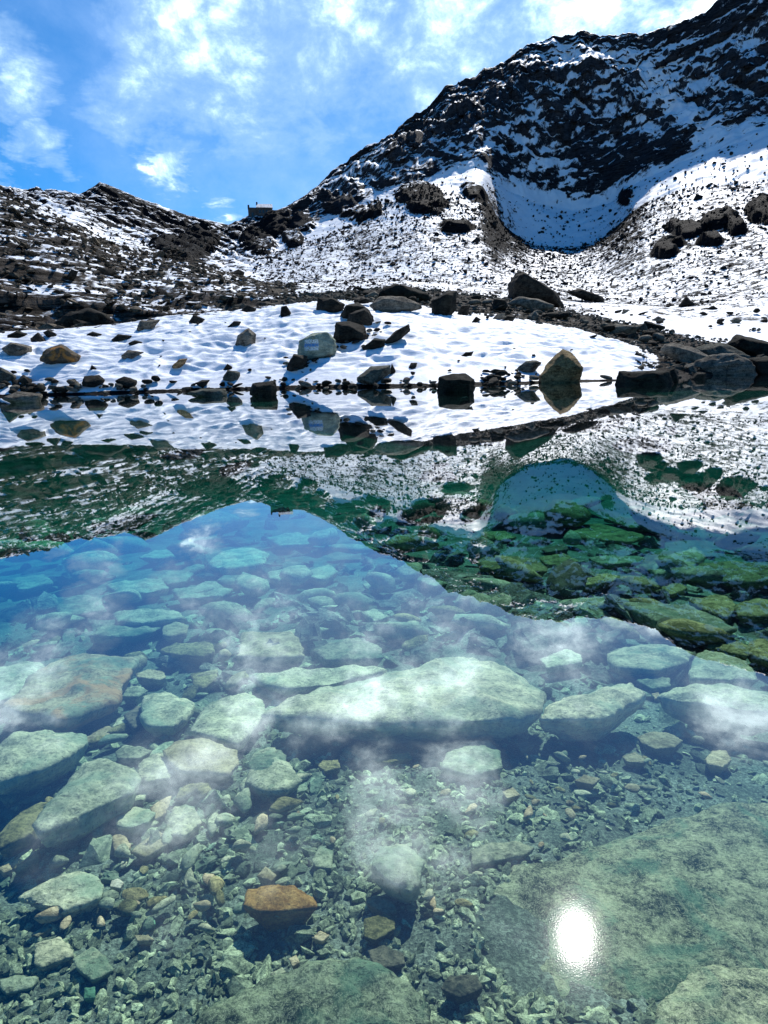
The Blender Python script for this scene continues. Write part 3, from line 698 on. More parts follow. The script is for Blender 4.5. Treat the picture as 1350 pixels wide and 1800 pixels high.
def f_rim(i):
    t_ = random.random(); x = 560 + t_ * 760
    y = float(np.interp(x, [560, 700, 800, 880, 1000, 1100, 1200, 1350], [525, 525, 540, 548, 566, 592, 615, 630])) + random.gauss(0, 8)
    return x, y
scatter(80, 'stone', 'dark angular stone in the rubble along the rocky rim behind the snow', 'rubble stones on the rocky rim', 'stone', [M_DARK, M_DARK, M_GREY], shore_shapes, f_rim, 10, 30)
def f_strip(i):
    t_ = random.random(); return 510 + 170 * t_ + random.gauss(0, 10), 650 - 75 * t_ + random.gauss(0, 8)
scatter(34, 'stone', 'small dark stone in the slanting strip of rubble across the snow bank', 'stones in the rubble strip', 'stone', [M_DARK, M_GREY], shore_shapes, f_strip, 8, 22)
def f_snow(i):
    x = random.uniform(10, 1080); return x, random.uniform(float(np.interp(x, [0, 400, 600, 900, 1080], [595, 560, 545, 575, 625])), wl(x) - 8)
scatter(26, 'stone', 'tiny dark stone sticking out of the dimpled snow', 'tiny stones in the snow bank', 'stone', [M_DARK], shore_shapes, f_snow, 5, 12)
def f_rp(i): return random.uniform(1080, 1350), random.uniform(548, 590)
scatter(30, 'stone', 'small dark stone on the far right snow patch behind the rubble', 'stones on the right snow patch', 'stone', [M_DARK, M_GREY], shore_shapes, f_rp, 6, 18)

# ------------------------------------------------------------------ loose rubble as stuff
def ico(sub=0):
    b = bmesh.new(); bmesh.ops.create_icosphere(b, subdivisions=sub + 1, radius=.5)
    V_ = np.array([v.co for v in b.verts]); F_i = np.array([[v.index for v in f.verts] for f in b.faces]); b.free()
    return V_, F_i
def rubble_mesh(name, pos, size, sub, flat_=.6, tone=None, rnd=.3, smooth=False):
    V_, F_i = ico(sub); n = len(pos); nv = len(V_)
    shp = V_[None] * (1 + rng.uniform(-rnd, rnd, (12, nv, 1))) + rng.normal(0, .05, (12, nv, 3))
    if sub:
        for i in range(12):
            for _ in range(9):
                nn_ = rng.normal(size=3); nn_ /= np.linalg.norm(nn_)
                ex = np.maximum(shp[i] @ nn_ - rng.uniform(.22, .38), 0); shp[i] -= ex[:, None] * nn_
    base = shp[rng.integers(0, 12, n)]
    sc_ = np.stack([rng.uniform(.8, 1.5, n), rng.uniform(.6, 1., n), rng.uniform(.35, 1., n) * flat_ * 1.4], -1) * size[:, None]
    base = base * sc_[:, None]
    a1, a2, a3 = rng.uniform(0, 6.28, n), rng.normal(0, .35, n), rng.normal(0, .35, n)
    c, s = np.cos(a2), np.sin(a2); y, z = base[..., 1] * c[:, None] - base[..., 2] * s[:, None], base[..., 1] * s[:, None] + base[..., 2] * c[:, None]
    base = np.stack([base[..., 0], y, z], -1)
    c, s = np.cos(a3), np.sin(a3); x, z = base[..., 0] * c[:, None] + base[..., 2] * s[:, None], -base[..., 0] * s[:, None] + base[..., 2] * c[:, None]
    base = np.stack([x, base[..., 1], z], -1)
    c, s = np.cos(a1), np.sin(a1); x, y = base[..., 0] * c[:, None] - base[..., 1] * s[:, None], base[..., 0] * s[:, None] + base[..., 1] * c[:, None]
    base = np.stack([x, y, base[..., 2]], -1) + pos[:, None]
    Fc = F_i[None] + (np.arange(n) * nv)[:, None, None]
    me = np_mesh(name, base.reshape(-1, 3), Fc.reshape(-1, 3), smooth)
    attr(me, 'tone', np.repeat(rng.uniform(0, 1, n) if tone is None else tone, nv))
    return me
# talus on the mountain slopes
wgt = np.zeros_like(PX)
wgt += ((kk > 4.3) & (kk < 6.05) & (PX > 440)) * 1.0
wgt += ((kk > 3.05) & (kk < 4) & (PX > 480) & (PX < 1060)) * .8
wgt += ((kk > 3.0) & (kk < 3.5) & (PX <= 480)) * .15
wgt += ((kk > 6.1) & (kk < 7)) * .22
wgt += ((kk > 4.9) & (kk < 8) & (PX < 480)) * .25
wgt *= (PX > -150) & (PX < 1500)
cell = np.maximum(np.gradient(R, axis=0), 0) * R * (AZ[1] - AZ[0])
for _k in range(len(knots) - 1):
    if (KR[_k + 1] - KR[_k]).min() < 0: print('FOLD', _k, (KR[_k + 1] - KR[_k]).min())
pr = (wgt * cell * (.12 + np.clip(n_big + .15, 0, 1) ** 1.5 * 2 + np.clip(gul, 0, 1))).ravel(); pr /= pr.sum()
idx = rng.choice(pr.size, 19000, p=pr)
tp = V.reshape(-1, 3)[idx] + rng.normal(0, .5, (19000, 3)) * np.array([1, 1, 0])
ts = np.exp(rng.normal(-.78, .5, 19000)) * np.clip(R.ravel()[idx] / 230, .4, 1.2)
link('talus_rubble', rubble_mesh('talus_rubble', tp, ts, 0, .9), M_SCREE, kind='stuff', label='dark boulders and scree scattered thickly over the snowy talus slopes')
wl_ = (((kk > 2.1) & (kk < 4.0) & (PX < 520) & (PX > -150)) * 1.) * cell * (.15 + np.clip(n_big + .25, 0, 1))
wl_ = wl_.ravel(); wl_ /= wl_.sum(); idx = rng.choice(wl_.size, 7000, p=wl_)
lp = V.reshape(-1, 3)[idx] + rng.normal(0, .2, (7000, 3)) * np.array([1, 1, .1])
link('slope_rubble', rubble_mesh('slope_rubble', lp, np.exp(rng.normal(-.55, .5, 7000)), 0, .35), rock_material('slope_rubble_rock', (.012, .010, .009), (.13, .11, .095), scale=.8, bd=.06, tone_attr='tone'), kind='stuff', label='flat brown and black blocks littering the banded slope on the left')
# rubble on the rim and right of the snow
wr = (((kk > 1.95) & (kk < 3.1) & (PX > 500)) * 1. + ((kk > 1.0) & (kk < 2.2) & (PX > 1120)) * 1. + ((kk > 1.95) & (kk < 2.6) & (PX <= 500)) * .12) * cell
wr = wr.ravel(); wr /= wr.sum(); idx = rng.choice(wr.size, 7000, p=wr)
rp = V.reshape(-1, 3)[idx] + rng.normal(0, .2, (7000, 3)) * np.array([1, 1, .1])
link('rim_rubble', rubble_mesh('rim_rubble', rp, np.exp(rng.normal(-1.4, .5, 7000)), 0, .6), M_GREY and rock_material('rim_rubble_rock', (.012, .012, .012), (.14, .13, .12), scale=.8, bd=.06, tone_attr='tone'), kind='stuff', label='broken grey and black rubble covering the rocky rim behind the snow bank')

# ------------------------------------------------------------------ stones under the water
U5, U6, U7, U8 = (0, 1080, 2.7), (400, 1080, 2.3276), (850, 1080, 2.7), (0, 1440, 2.7)
UB, UC, UM, UL, UK = (400, 1440, 2.7), (850, 1440, 2.7), (850, 660, 2.7), (0, 660, 2.7), (400, 660, 2.7)
S = lake_stone
S(U6, [(150, 440), (400, 310), (700, 190), (860, 150), (1010, 130), (1110, 180), (1280, 320), (1272, 430), (1150, 470), (830, 458), (600, 490), (480, 458), (300, 448)], 'great pale flat slab under the water in the centre, deep shadow below its front edge', M_WPALE, .21, fine=3.2, name='lake_slab', cat='slab')
S(U6, [(45, 190), (60, 60), (260, 50), (270, 110), (305, 150), (312, 190), (180, 200)], 'blocky pale yellow slab under water behind and left of the great slab', M_WTAN, .16, fine=1.5)
S(U6, [(110, 250), (200, 235), (345, 255), (480, 215), (600, 200), (640, 230), (420, 300), (240, 325), (150, 300)], 'long pale stone touching the back left side of the great slab', M_WPALE, .14, fine=1.5)
S(U6, [(355, 150), (420, 100), (530, 80), (610, 120), (640, 190), (500, 205), (400, 200)], 'rounded layered stone behind the great slab', M_WGREY, .16, fine=1.3)
S(U6, [(265, 60), (300, 15), (345, 25), (335, 70)], 'small greenish stone behind the blocky pale slab', M_WGREY, .1)
S(U6, [(85, 620), (130, 540), (190, 530), (225, 590), (300, 690), (240, 740), (150, 740), (80, 700)], 'pale rounded stone below the left tip of the great slab', M_WPALE, .1, fine=1.3)
S(U6, [(880, 640), (900, 560), (1000, 510), (1070, 505), (1110, 560), (1120, 640), (1000, 680)], 'pale rounded stone in the gravel in front of the great slab', M_WPALE, .07, fine=1.3)
S(U6, [(1180, 530), (1220, 508), (1254, 540), (1200, 562)], 'small tan stone in front of the right end of the great slab', M_WTAN, .04)
S(U6, [(590, 600), (640, 580), (740, 560), (755, 590), (650, 612)], 'thin dark green shard in the shadow of the great slab', M_WOLIVE, .04)
S(U6, [(370, 620), (390, 595), (450, 592), (462, 630), (400, 648)], 'dark olive stone in the shadow of the great slab', M_WOLIVE, .05)
S(U5, [(50, 480), (100, 420), (180, 270), (200, 210), (380, 140), (450, 160), (625, 160), (630, 220), (570, 350), (540, 450), (400, 462), (370, 540), (300, 560), (130, 512)], 'large reddish green slab under water at the left, second largest slab', M_WRED, .22, fine=2.6, name='lake_slab', cat='slab')
S(U5, [(-60, 700), (0, 600), (60, 545), (200, 532), (390, 562), (412, 600), (300, 700), (200, 760), (0, 840)], 'pale green streaked slab at the left edge in front of the reddish slab', M_WPALE, .22, fine=2.0, name='lake_slab', cat='slab')
S(U5, [(680, 370), (780, 340), (870, 400), (915, 420), (900, 480), (820, 562), (720, 562), (675, 500)], 'pale rounded boulder under water right of the reddish slab', M_WPALE, .16, fine=1.6)
S(U5, [(590, 350), (660, 333), (702, 360), (650, 402), (580, 397)], 'small green stone between the reddish slab and the pale boulder', M_WGREY, .08)
S(U5, [(650, 282), (700, 250), (770, 270), (787, 300), (760, 322), (650, 302)], 'tan stone with a shadow behind the pale rounded boulder', M_WTAN, .08)
S(U5, [(758, 172), (830, 130), (1000, 125), (1017, 180), (960, 212), (850, 204)], 'long olive stone lying behind the tan stone on the left', M_WOLIVE, .12, fine=1.3)
S(U5, [(768, 102), (780, 50), (830, 13), (892, 50), (880, 102), (800, 122)], 'round reddish tan stone in the blue shallows on the left', M_WTAN, .12)
S(U5, [(400, 592), (510, 520), (532, 530), (512, 582), (420, 622)], 'thin tan slab leaning below the reddish slab', M_WTAN, .07)
S(U5, [(535, 542), (560, 490), (640, 458), (642, 512), (592, 545)], 'small pale green stone below the pale rounded boulder', M_WPALE, .07)
S(U5, [(940, 500), (1000, 410), (1160, 360), (1240, 400), (1252, 470), (1190, 562), (1130, 640), (1040, 600), (900, 562)], 'large smooth whitish stone left of the great slab', M_WPALE, .14, fine=1.8, tilt=.05)
S(U5, [(780, 642), (830, 600), (950, 570), (1040, 602), (1120, 642), (1130, 720), (1080, 782), (980, 762), (860, 762), (800, 702)], 'wide pale tan stone in front of the large whitish stone', M_WTAN, .12, fine=1.6)
S(U5, [(660, 702), (720, 650), (762, 640), (822, 712), (862, 722), (800, 792), (700, 812), (655, 782)], 'grey brown stone left of the wide pale tan stone', M_WGREY, .10, fine=1.3)
S(U5, [(550, 652), (590, 615), (690, 630), (717, 650), (660, 692), (560, 692)], 'small flat grey stone above the wedge shaped slab', M_WGREY, .07)
S(U5, [(385, 712), (400, 680), (460, 658), (520, 680), (640, 720), (657, 782), (620, 852), (450, 922), (330, 982), (200, 1082), (170, 1040), (240, 922)], 'long wedge shaped pale slab with a black undercut at the lower left', M_WPALE, .20, fine=2.4, name='lake_slab', cat='slab')
S(U5, [(550, 972), (640, 905), (700, 920), (737, 940), (700, 992), (620, 1022), (560, 1012)], 'small pale angular block just right of the wedge shaped slab', M_WPALE, .08, fine=1.3)
S(U5, [(640, 862), (700, 838), (680, 882), (630, 892)], 'flat light chip beside the right end of the wedge shaped slab', M_WPALE, .04)
S(U5, [(-20, 1070), (0, 1055), (100, 930), (190, 868), (240, 890), (220, 962), (150, 1042), (60, 1092), (0, 1132)], 'dark green layered stone at the left edge below the black gap', M_WOLIVE, .12, fine=1.6)
S(U5, [(800, 982), (830, 900), (920, 898), (952, 990), (880, 1062), (780, 1052)], 'yellowish grey stone in the rubble right of the angular block', M_WGREY, .06, fine=1.3)
S(U5, [(650, 1102), (750, 1020), (802, 1060), (790, 1092), (690, 1162), (630, 1132)], 'pinkish tan slab in the rubble below the angular block', M_WTAN, .05)
S(U5, [(535, 1052), (570, 1028), (622, 1092), (600, 1142), (540, 1122)], 'tan chip left of the pinkish tan slab', M_WTAN, .05)
S(U5, [(1180, 702), (1220, 620), (1290, 613), (1352, 662), (1347, 802), (1290, 862), (1200, 842)], 'grey green rounded stone at the left foot of the great slab', M_WGREY, .10, fine=1.4)
S(U5, [(430, 122), (480, 60), (560, 20), (760, -10), (802, 30), (732, 92), (640, 127)], 'turquoise tinted slab behind the reddish slab', M_WGREY, .14, fine=1.5)
S(U5, [(-60, 440), (-60, 260), (110, 198), (200, 210), (170, 302), (60, 422), (0, 445)], 'white reflecting slab at the left edge beside the reddish slab', M_WPALE, .18, fine=1.5)
S(U5, [(1210, 282), (1330, 268), (1352, 332), (1300, 422), (1230, 382)], 'pale stone between the whitish stone and the great slab', M_WPALE, .08)
S(U5, [(905, 270), (1020, 263), (1032, 302), (970, 314), (962, 367), (920, 342)], 'yellow green stone behind the whitish stone', M_WOLIVE, .08)
S(U5, [(590, 480), (650, 420), (690, 440), (670, 540), (640, 560)], 'dark slab on edge left of the pale rounded boulder', M_WDARK, .10)
S(U7, [(265, 522), (330, 430), (520, 360), (700, 303), (762, 372), (640, 432), (560, 522), (400, 512)], 'large pale topped block right of the great slab with a dark right face', M_WPALE, .22, fine=2.2, name='lake_slab', cat='slab')
S(U7, [(733, 582), (810, 545), (880, 555), (947, 600), (900, 642), (820, 652), (760, 622)], 'flat tan stone in the gravel right of the large pale topped block', M_WTAN, .06, fine=1.4)
S(U7, [(1053, 692), (1090, 640), (1150, 638), (1177, 692), (1130, 737), (1070, 722)], 'rounded cream stone with a dark hollow near the right edge', M_WTAN, .05, fine=1.3)
S(U7, [(830, 392), (900, 350), (1010, 323), (1200, 330), (1400, 390), (1460, 502), (1300, 482), (1150, 462), (1060, 412), (960, 387)], 'large turquoise slab at the right edge above a deep blue shadow', M_WPALE, .24, fine=2.0, name='lake_slab', cat='slab')
S(U7, [(985, 302), (1010, 200), (1060, 148), (1160, 190), (1240, 220), (1300, 342), (1000, 327)], 'white washed boulder behind the turquoise slab', M_WPALE, .22, fine=1.6)
S(U7, [(660, 672), (720, 648), (782, 690), (760, 712), (680, 702)], 'small tan stone left of the flat tan stone on the right', M_WTAN, .04)
S(U7, [(270, 212), (400, 150), (460, 190), (462, 237), (300, 272)], 'cloud whitened stone behind the right end of the great slab', M_WPALE, .12)
S(U7, [(600, 162), (760, 135), (900, 140), (987, 180), (960, 242), (820, 292), (640, 272), (600, 222)], 'broad layered grey stone behind the large pale topped block', M_WGREY, .16, fine=1.6)
S(U7, [(728, 312), (800, 280), (882, 300), (882, 352), (800, 364)], 'oval grey stone between the layered stone and the turquoise slab', M_WGREY, .08)
S(U7, [(1060, 152), (1200, 110), (1267, 160), (1250, 212), (1180, 192)], 'olive stone behind the white washed boulder', M_WOLIVE, .12)
S(U7, [(1265, 122), (1350, 100), (1420, 180), (1350, 242), (1270, 202)], 'green stone at the right edge behind the white washed boulder', M_WOLIVE, .14)
S(U7, [(430, 792), (480, 758), (552, 780), (520, 814)], 'pale chip in the sparkling gravel below the pale topped block', M_WTAN, .03)
S(U7, [(90, 842), (140, 818), (172, 860), (110, 877)], 'pinkish chip at the right of the pale stone before the great slab', M_WTAN, .03)
S(U7, [(800, 372), (830, 368), (845, 400), (812, 405)], 'tiny yellow stone by the left tip of the turquoise slab', M_WTAN, .04)
S(U8, [(90, 377), (200, 300), (270, 280), (370, 233), (440, 260), (487, 310), (470, 382), (420, 402), (310, 447), (200, 412)], 'pale grey shark fin shaped stone at the lower left', M_WPALE, .07, fine=1.8)
S(U8, [(523, 322), (530, 290), (560, 278), (587, 300), (570, 332)], 'round white pebble right of the fin shaped stone', M_WWHITE, .03)
S(U8, [(170, 592), (270, 555), (330, 590), (347, 652), (280, 652), (200, 712), (165, 692)], 'square grey stone below the fin shaped stone', M_WGREY, .05, fine=1.4)
S(U8, [(350, 662), (430, 600), (500, 650), (537, 722), (440, 772), (370, 712)], 'flat grey stone right of the square grey stone', M_WGREY, .035, fine=1.4)
S(U8, [(0, 762), (80, 738), (180, 750), (150, 802), (30, 832), (5, 802)], 'oblong pale stone at the lower left edge', M_WPALE, .04, fine=1.2)
S(U8, [(65, 242), (150, 180), (187, 138), (182, 202), (90, 252)], 'slim olive stone above the fin shaped stone', M_WOLIVE, .05)
S(U8, [(-10, 232), (40, 208), (57, 240), (20, 257)], 'small yellowish stone at the left edge above the fin shaped stone', M_WTAN, .04)
S(U8, [(148, 552), (240, 480), (247, 512), (180, 562)], 'thin tan splinter between the fin shaped and the square stone', M_WTAN, .03)
S(U8, [(688, 472), (730, 458), (737, 500), (700, 514)], 'small round green pebble in the lower left gravel', M_WGREEN, .02)
S(U8, [(640, 552), (700, 548), (732, 575), (655, 582)], 'small yellow stone fragment in the lower left gravel', M_WTAN, .02)
S(U8, [(400, 800), (450, 795), (452, 850), (400, 855)], 'small bright green flat stone at the bottom left', M_WGREEN, .02)
S(UB, [(-140, 1010), (-60, 930), (0, 860), (120, 800), (350, 720), (500, 668), (640, 690), (720, 732), (860, 782), (950, 902), (960, 1060), (400, 1100)], 'wide pitted green slab along the bottom edge, left of the sun glare', M_WMOTT, .04, lift=.5, tilt=.04, jag=2., fine=3.0, name='lake_slab', cat='slab', dome=.3)
S(UB, [(78, 412), (100, 330), (180, 313), (310, 313), (400, 370), (422, 422), (250, 442), (150, 442)], 'orange brown stone with a black shadow near the bottom centre', M_WRUST, .08, fine=1.8)
S(UB, [(653, 392), (700, 358), (772, 375), (802, 432), (750, 452)], 'tan rounded stone below the shadowed whitish rock', M_WTAN, .04)
S(UB, [(650, 472), (740, 448), (792, 460), (792, 522), (700, 582), (650, 562)], 'yellow green stone under the tan rounded stone', M_WOLIVE, .04, fine=1.2)
S(UB, [(680, 215), (720, 130), (850, 118), (932, 200), (902, 322), (862, 347), (760, 292)], 'whitish rock with a black wedge of shadow at its lower left', M_WPALE, .14, fine=1.6, tilt=.1)
S(UB, [(400, 192), (440, 118), (497, 150), (492, 242), (420, 232)], 'pale kite shaped stone in the gravel above the orange stone', M_WPALE, .03)
S(UB, [(140, 272), (180, 218), (232, 270), (210, 297)], 'small triangular tan stone just above the orange stone', M_WTAN, .03)
S(UB, [(1008, 802), (1060, 740), (1180, 738), (1212, 802), (1100, 852)], 'dark slab fragment left of the sun glare near the bottom', M_WDARK, .05, fine=1.3)
S(UB, [(400, 562), (440, 528), (482, 550), (450, 584)], 'pale pebble below the orange brown stone', M_WTAN, .02)
S(UB, [(293, 662), (325, 643), (342, 680), (310, 702)], 'small tan pebble above the pitted bottom slab', M_WTAN, .02)
S(UB, [(203, 732), (260, 703), (277, 730), (220, 752)], 'oblong grey pebble above the pitted bottom slab', M_WGREY, .02)
S(UB, [(668, 622), (740, 598), (832, 640), (842, 692), (700, 714)], 'dark hollow stone behind the pitted bottom slab', M_WDARK, .03)
S(UC, [(-60, 560), (-20, 380), (130, 290), (280, 200), (450, 170), (700, 60), (860, 20), (1020, -60), (1250, -110), (1500, -100), (1560, 500), (1500, 760), (900, 900), (500, 950), (100, 860)], 'huge mottled green slab filling the lower right corner under the sun glare', M_WMOTT, .05, fine=3.4, name='lake_slab', cat='slab', dome=.35, lift=.15, tilt=.05, jag=2.2)
S(UC, [(800, 1010), (850, 880), (980, 740), (1100, 690), (1400, 720), (1500, 1100), (900, 1120)], 'darker grey slab in the bottom right corner', M_WMOTT, .05, fine=2.0, name='lake_slab', cat='slab')
S(UC, [(-60, 150), (40, 110), (180, 105), (240, 130), (200, 170), (60, 190), (-50, 230)], 'green edged flat stone at the upper left of the huge mottled slab', M_WGREY, .05, fine=1.3)
# right, seen through the dark reflection
for pts, lab, mt_, th in [
    ([(0, 842), (160, 828), (290, 900), (302, 962), (100, 964), (0, 922), (-20, 880)], 'square ended striped green stone under the dark reflection', M_WOLIVE, .22),
    ([(0, 732), (100, 728), (152, 780), (80, 802), (0, 772)], 'flat olive stone at the left tip of the dark reflection', M_WOLIVE, .14),
    ([(70, 652), (180, 610), (380, 620), (412, 672), (330, 722), (200, 692)], 'dim olive slab farthest up in the dark reflection', M_WOLIVE, .16),
    ([(400, 692), (560, 678), (762, 780), (700, 832), (500, 802), (410, 742)], 'broad olive slab in the middle of the dark reflection', M_WOLIVE, .20),
    ([(570, 672), (760, 658), (882, 710), (902, 742), (740, 744)], 'slim olive slab behind the broad olive slab', M_WOLIVE, .14),
    ([(260, 852), (380, 828), (452, 880), (380, 932), (300, 912)], 'yellowish stone right of the striped green stone', M_WOLIVE, .12),
    ([(380, 962), (470, 918), (702, 950), (640, 982), (480, 1014), (390, 1012)], 'pointed olive stone in front of the yellowish stone', M_WOLIVE, .14),
    ([(760, 852), (870, 808), (922, 830), (860, 902), (790, 962), (740, 922)], 'slanting yellow green stone left of the blue grey boulder', M_WOLIVE, .14),
    ([(800, 932), (900, 850), (1010, 788), (1042, 860), (960, 942), (820, 984)], 'blue grey boulder leaning in the dark reflection', M_WGREY, .24),
    ([(1000, 882), (1150, 863), (1350, 880), (1420, 962), (1300, 1012), (1150, 1014), (1040, 962)], 'large bright yellow green stone at the right edge', M_WOLIVE, .22),
    ([(1170, 802), (1350, 798), (1420, 852), (1250, 874)], 'flat olive stone behind the bright yellow green stone', M_WOLIVE, .14),
    ([(790, 1032), (900, 980), (960, 968), (962, 1012), (900, 1052), (820, 1047)], 'small folded olive stone below the blue grey boulder', M_WOLIVE, .12),
    ([(330, 1102), (400, 1050), (500, 1060), (702, 1050), (680, 1102), (500, 1132), (350, 1122)], 'long green stone at the edge of the reflected cloud', M_WGREY, .12),
    ([(670, 1062), (780, 1048), (960, 1080), (1080, 1140), (1200, 1232), (1100, 1272), (900, 1232), (760, 1132)], 'long dark green boulder along the reflected skyline at the right', M_WGREY, .22),
    ([(980, 1052), (1150, 1018), (1202, 1102), (1150, 1182), (1050, 1122)], 'green wedge right of the small folded stone', M_WOLIVE, .16),
    ([(1180, 1092), (1300, 1038), (1420, 1080), (1350, 1172), (1220, 1164)], 'round mottled olive boulder at the right edge', M_WOLIVE, .20),
    ([(500, 862), (620, 848), (762, 860), (740, 902), (560, 914)], 'dark green slab between the yellowish stone and the slanting stone', M_WGREY, .12),
    ([(270, 822), (380, 788), (402, 830), (300, 852)], 'small dark olive stone above the yellowish stone', M_WDARK, .10)]:
    S(UM, pts, lab, mt_, th, fine=1.4)
for fr, pts, lab, mt_, th in [
    (UL, [(660, 882), (740, 828), (860, 810), (962, 798), (930, 842), (760, 894)], 'faint blue slab under the reflected sky, left of the reflected hut', M_WPALE, .2),
    (UL, [(1000, 882), (1060, 820), (1200, 788), (1272, 830), (1240, 922), (1080, 962), (1000, 932)], 'broad turquoise slab under the reflected sky below the reflected hut', M_WPALE, .25),
    (UL, [(510, 992), (600, 958), (750, 948), (802, 1020), (690, 1054), (560, 1052)], 'turquoise slab left of centre with a dark blue gap behind', M_WPALE, .2),
    (UL, [(740, 962), (820, 908), (912, 930), (880, 992), (800, 1014)], 'turquoise stone touching the right of the gap in the blue shallows', M_WPALE, .16),
    (UL, [(270, 1092), (380, 1018), (480, 1050), (492, 1132), (300, 1184)], 'blue green stone in the shallows above the reddish slab', M_WGREY, .2),
    (UL, [(540, 1122), (650, 1098), (820, 1110), (882, 1162), (700, 1194), (560, 1184)], 'pale turquoise slab behind the olive stone on the left', M_WPALE, .2),
    (UL, [(820, 1012), (950, 988), (1100, 1010), (1050, 1064), (860, 1084)], 'oval turquoise stone in the middle of the reflected sky', M_WPALE, .18),
    (UL, [(300, 862), (450, 848), (402, 902), (300, 892)], 'faint small slab in the bluest water on the left', M_WPALE, .16),
    (UL, [(50, 962), (200, 928), (252, 990), (100, 1044)], 'faint blue slab near the left edge below the reflected ridge', M_WPALE, .18),
    (UK, [(180, 762), (330, 728), (442, 760), (400, 822), (250, 834)], 'pale blue slab right below the reflected hut', M_WPALE, .2),
    (UK, [(190, 922), (270, 908), (322, 960), (280, 1004), (200, 972)], 'aqua stone in the shallows left of the cloud reflection', M_WPALE, .14),
    (UK, [(380, 922), (480, 878), (522, 930), (450, 992), (380, 972)], 'rounded aqua stone in the centre of the cloud reflection', M_WPALE, .16),
    (UK, [(638, 982), (700, 958), (742, 1010), (680, 1044)], 'small aqua stone right of centre in the cloud reflection', M_WPALE, .12),
    (UK, [(888, 962), (960, 928), (1062, 990), (980, 1024)], 'aqua stone under the edge of the reflected dark mountain', M_WPALE, .14),
    (UK, [(638, 1122), (700, 1098), (762, 1150), (700, 1184)], 'whitish stone just behind the great slab', M_WPALE, .12),
    (UK, [(448, 1092), (600, 1078), (642, 1130), (500, 1154)], 'flat whitish stone behind the rounded layered stone', M_WPALE, .12)]:
    S(fr, pts, lab, mt_, th, fine=1.2)

# smaller stones: individuals, by zone
lake_shapes = [lump(300 + i, 1., .45, n=14, edge=.26, jag=.06) for i in range(10)]
def zone(x0, x1, y0, y1):
    return lambda i: (random.uniform(x0, x1), random.uniform(y0, y1))
bh = lambda x, y: bed_hit(x, y, .02)
WM = [M_WGREY, M_WPALE, M_WTAN, M_WOLIVE]
scatter(60, 'lake_stone', 'hand sized angular stone in the pale rubble of the lower left lake bed', 'rubble stones of the lower left lake bed', 'stone', WM, lake_shapes, zone(80, 520, 1380, 1640), 16, 48, .2, bh)
scatter(45, 'lake_stone', 'green grey stone among the rocks of the left shallows', 'stones of the left shallows', 'stone', WM, lake_shapes, zone(-20, 480, 1130, 1420), 22, 60, .2, bh)
scatter(45, 'lake_stone', 'turquoise tinted stone on the lake bed under the reflected sky', 'stones under the reflected sky', 'stone', [M_WPALE, M_WGREY], lake_shapes, zone(-20, 900, 930, 1140), 40, 120, .2, bh)
scatter(45, 'lake_stone', 'olive stone on the lake bed under the dark mountain reflection', 'stones under the mountain reflection', 'stone', [M_WOLIVE, M_WGREY, M_WDARK], lake_shapes, zone(700, 1370, 900, 1160), 50, 130, .2, bh)
scatter(40, 'lake_stone', 'small stone in the gravel before the great slab', 'stones in the central gravel', 'stone', WM, lake_shapes, zone(480, 1000, 1330, 1620), 12, 32, .2, bh)
scatter(30, 'lake_stone', 'small stone in the sparkling gravel of the right lake bed', 'stones in the right gravel', 'stone', WM, lake_shapes, zone(950, 1360, 1280, 1440), 12, 30, .2, bh)

def free(P_):
    x, y = project(P_); ok = np.ones(len(P_), bool)
    for Q in POLYS:
        c = np.zeros(len(P_), bool); j = len(Q) - 1
        cx, cy = np.mean([q_[0] for q_ in Q]), np.mean([q_[1] for q_ in Q])
        Q = [(cx + (a_ - cx) * .93, cy + (b_ - cy) * .93) for a_, b_ in Q]
        for i in range(len(Q)):
            (xi, yi), (xj, yj) = Q[i], Q[j]
            if yi != yj: c ^= ((yi > y) != (yj > y)) & (x < (xj - xi) * (y - yi) / (yj - yi) + xi)
            j = i
        ok &= ~c
    return ok
# gravel: uncountable
def bedpos(n, r0, r1, a0=-48, a1=48, power=1.):
    r = np.exp(rng.uniform(math.log(r0), math.log(r1), n)); a = np.radians(rng.uniform(a0, a1, n))
    x, y = r * np.sin(a), r * np.cos(a)
    return np.stack([x, y, -depth_at(r) + bed_relief(x, y)], -1), r
p1, r1 = bedpos(19000, .25, 3.2)
ok = free(p1); p1, r1 = p1[ok], r1[ok]
s1 = np.exp(rng.normal(-4.15, .42, len(r1))) * (1 + .25 * r1)
pn = fbm(p1 * np.array([1, 1, 0]), .35, 3); kp = pn > -.22; p1, s1, pn = p1[kp], s1[kp] * (1 + .9 * np.clip(pn[kp], -.3, .6)), pn[kp]
t1 = np.clip(rng.uniform(0, 1, len(p1)) * .75 + .12 + .45 * fbm(p1 * np.array([1, 1, 0]) + 5, .5, 3), 0, 1)
link('gravel', rubble_mesh('gravel', p1 + np.array([0, 0, .003]), s1, 0, .7, rnd=.25, tone=t1), M_GRAVEL, kind='stuff', label='fine angular gravel covering the shallow lake bed')
p2, r2 = bedpos(3800, .35, 9.)
ok = free(p2); p2, r2 = p2[ok], r2[ok]
s2 = np.exp(rng.normal(-3.75, .45, len(r2))) * (1 + .3 * r2)
link('cobbles', rubble_mesh('cobbles', p2 + np.array([0, 0, .004]), s2, 1, .55, rnd=.2), M_GRAVEL, kind='stuff', label='flat cobbles and stone chips strewn over the lake bed')
p4, r4 = bedpos(1500, 1.25, 6.5); ok = free(p4); p4, r4 = p4[ok], r4[ok]
px4, py4 = project(p4); ok = (px4 < 560 + .0 * py4) | (py4 < 1290) ; ok &= (py4 < 1560) & (px4 > -250) & (px4 < 1600); p4, r4 = p4[ok], r4[ok]
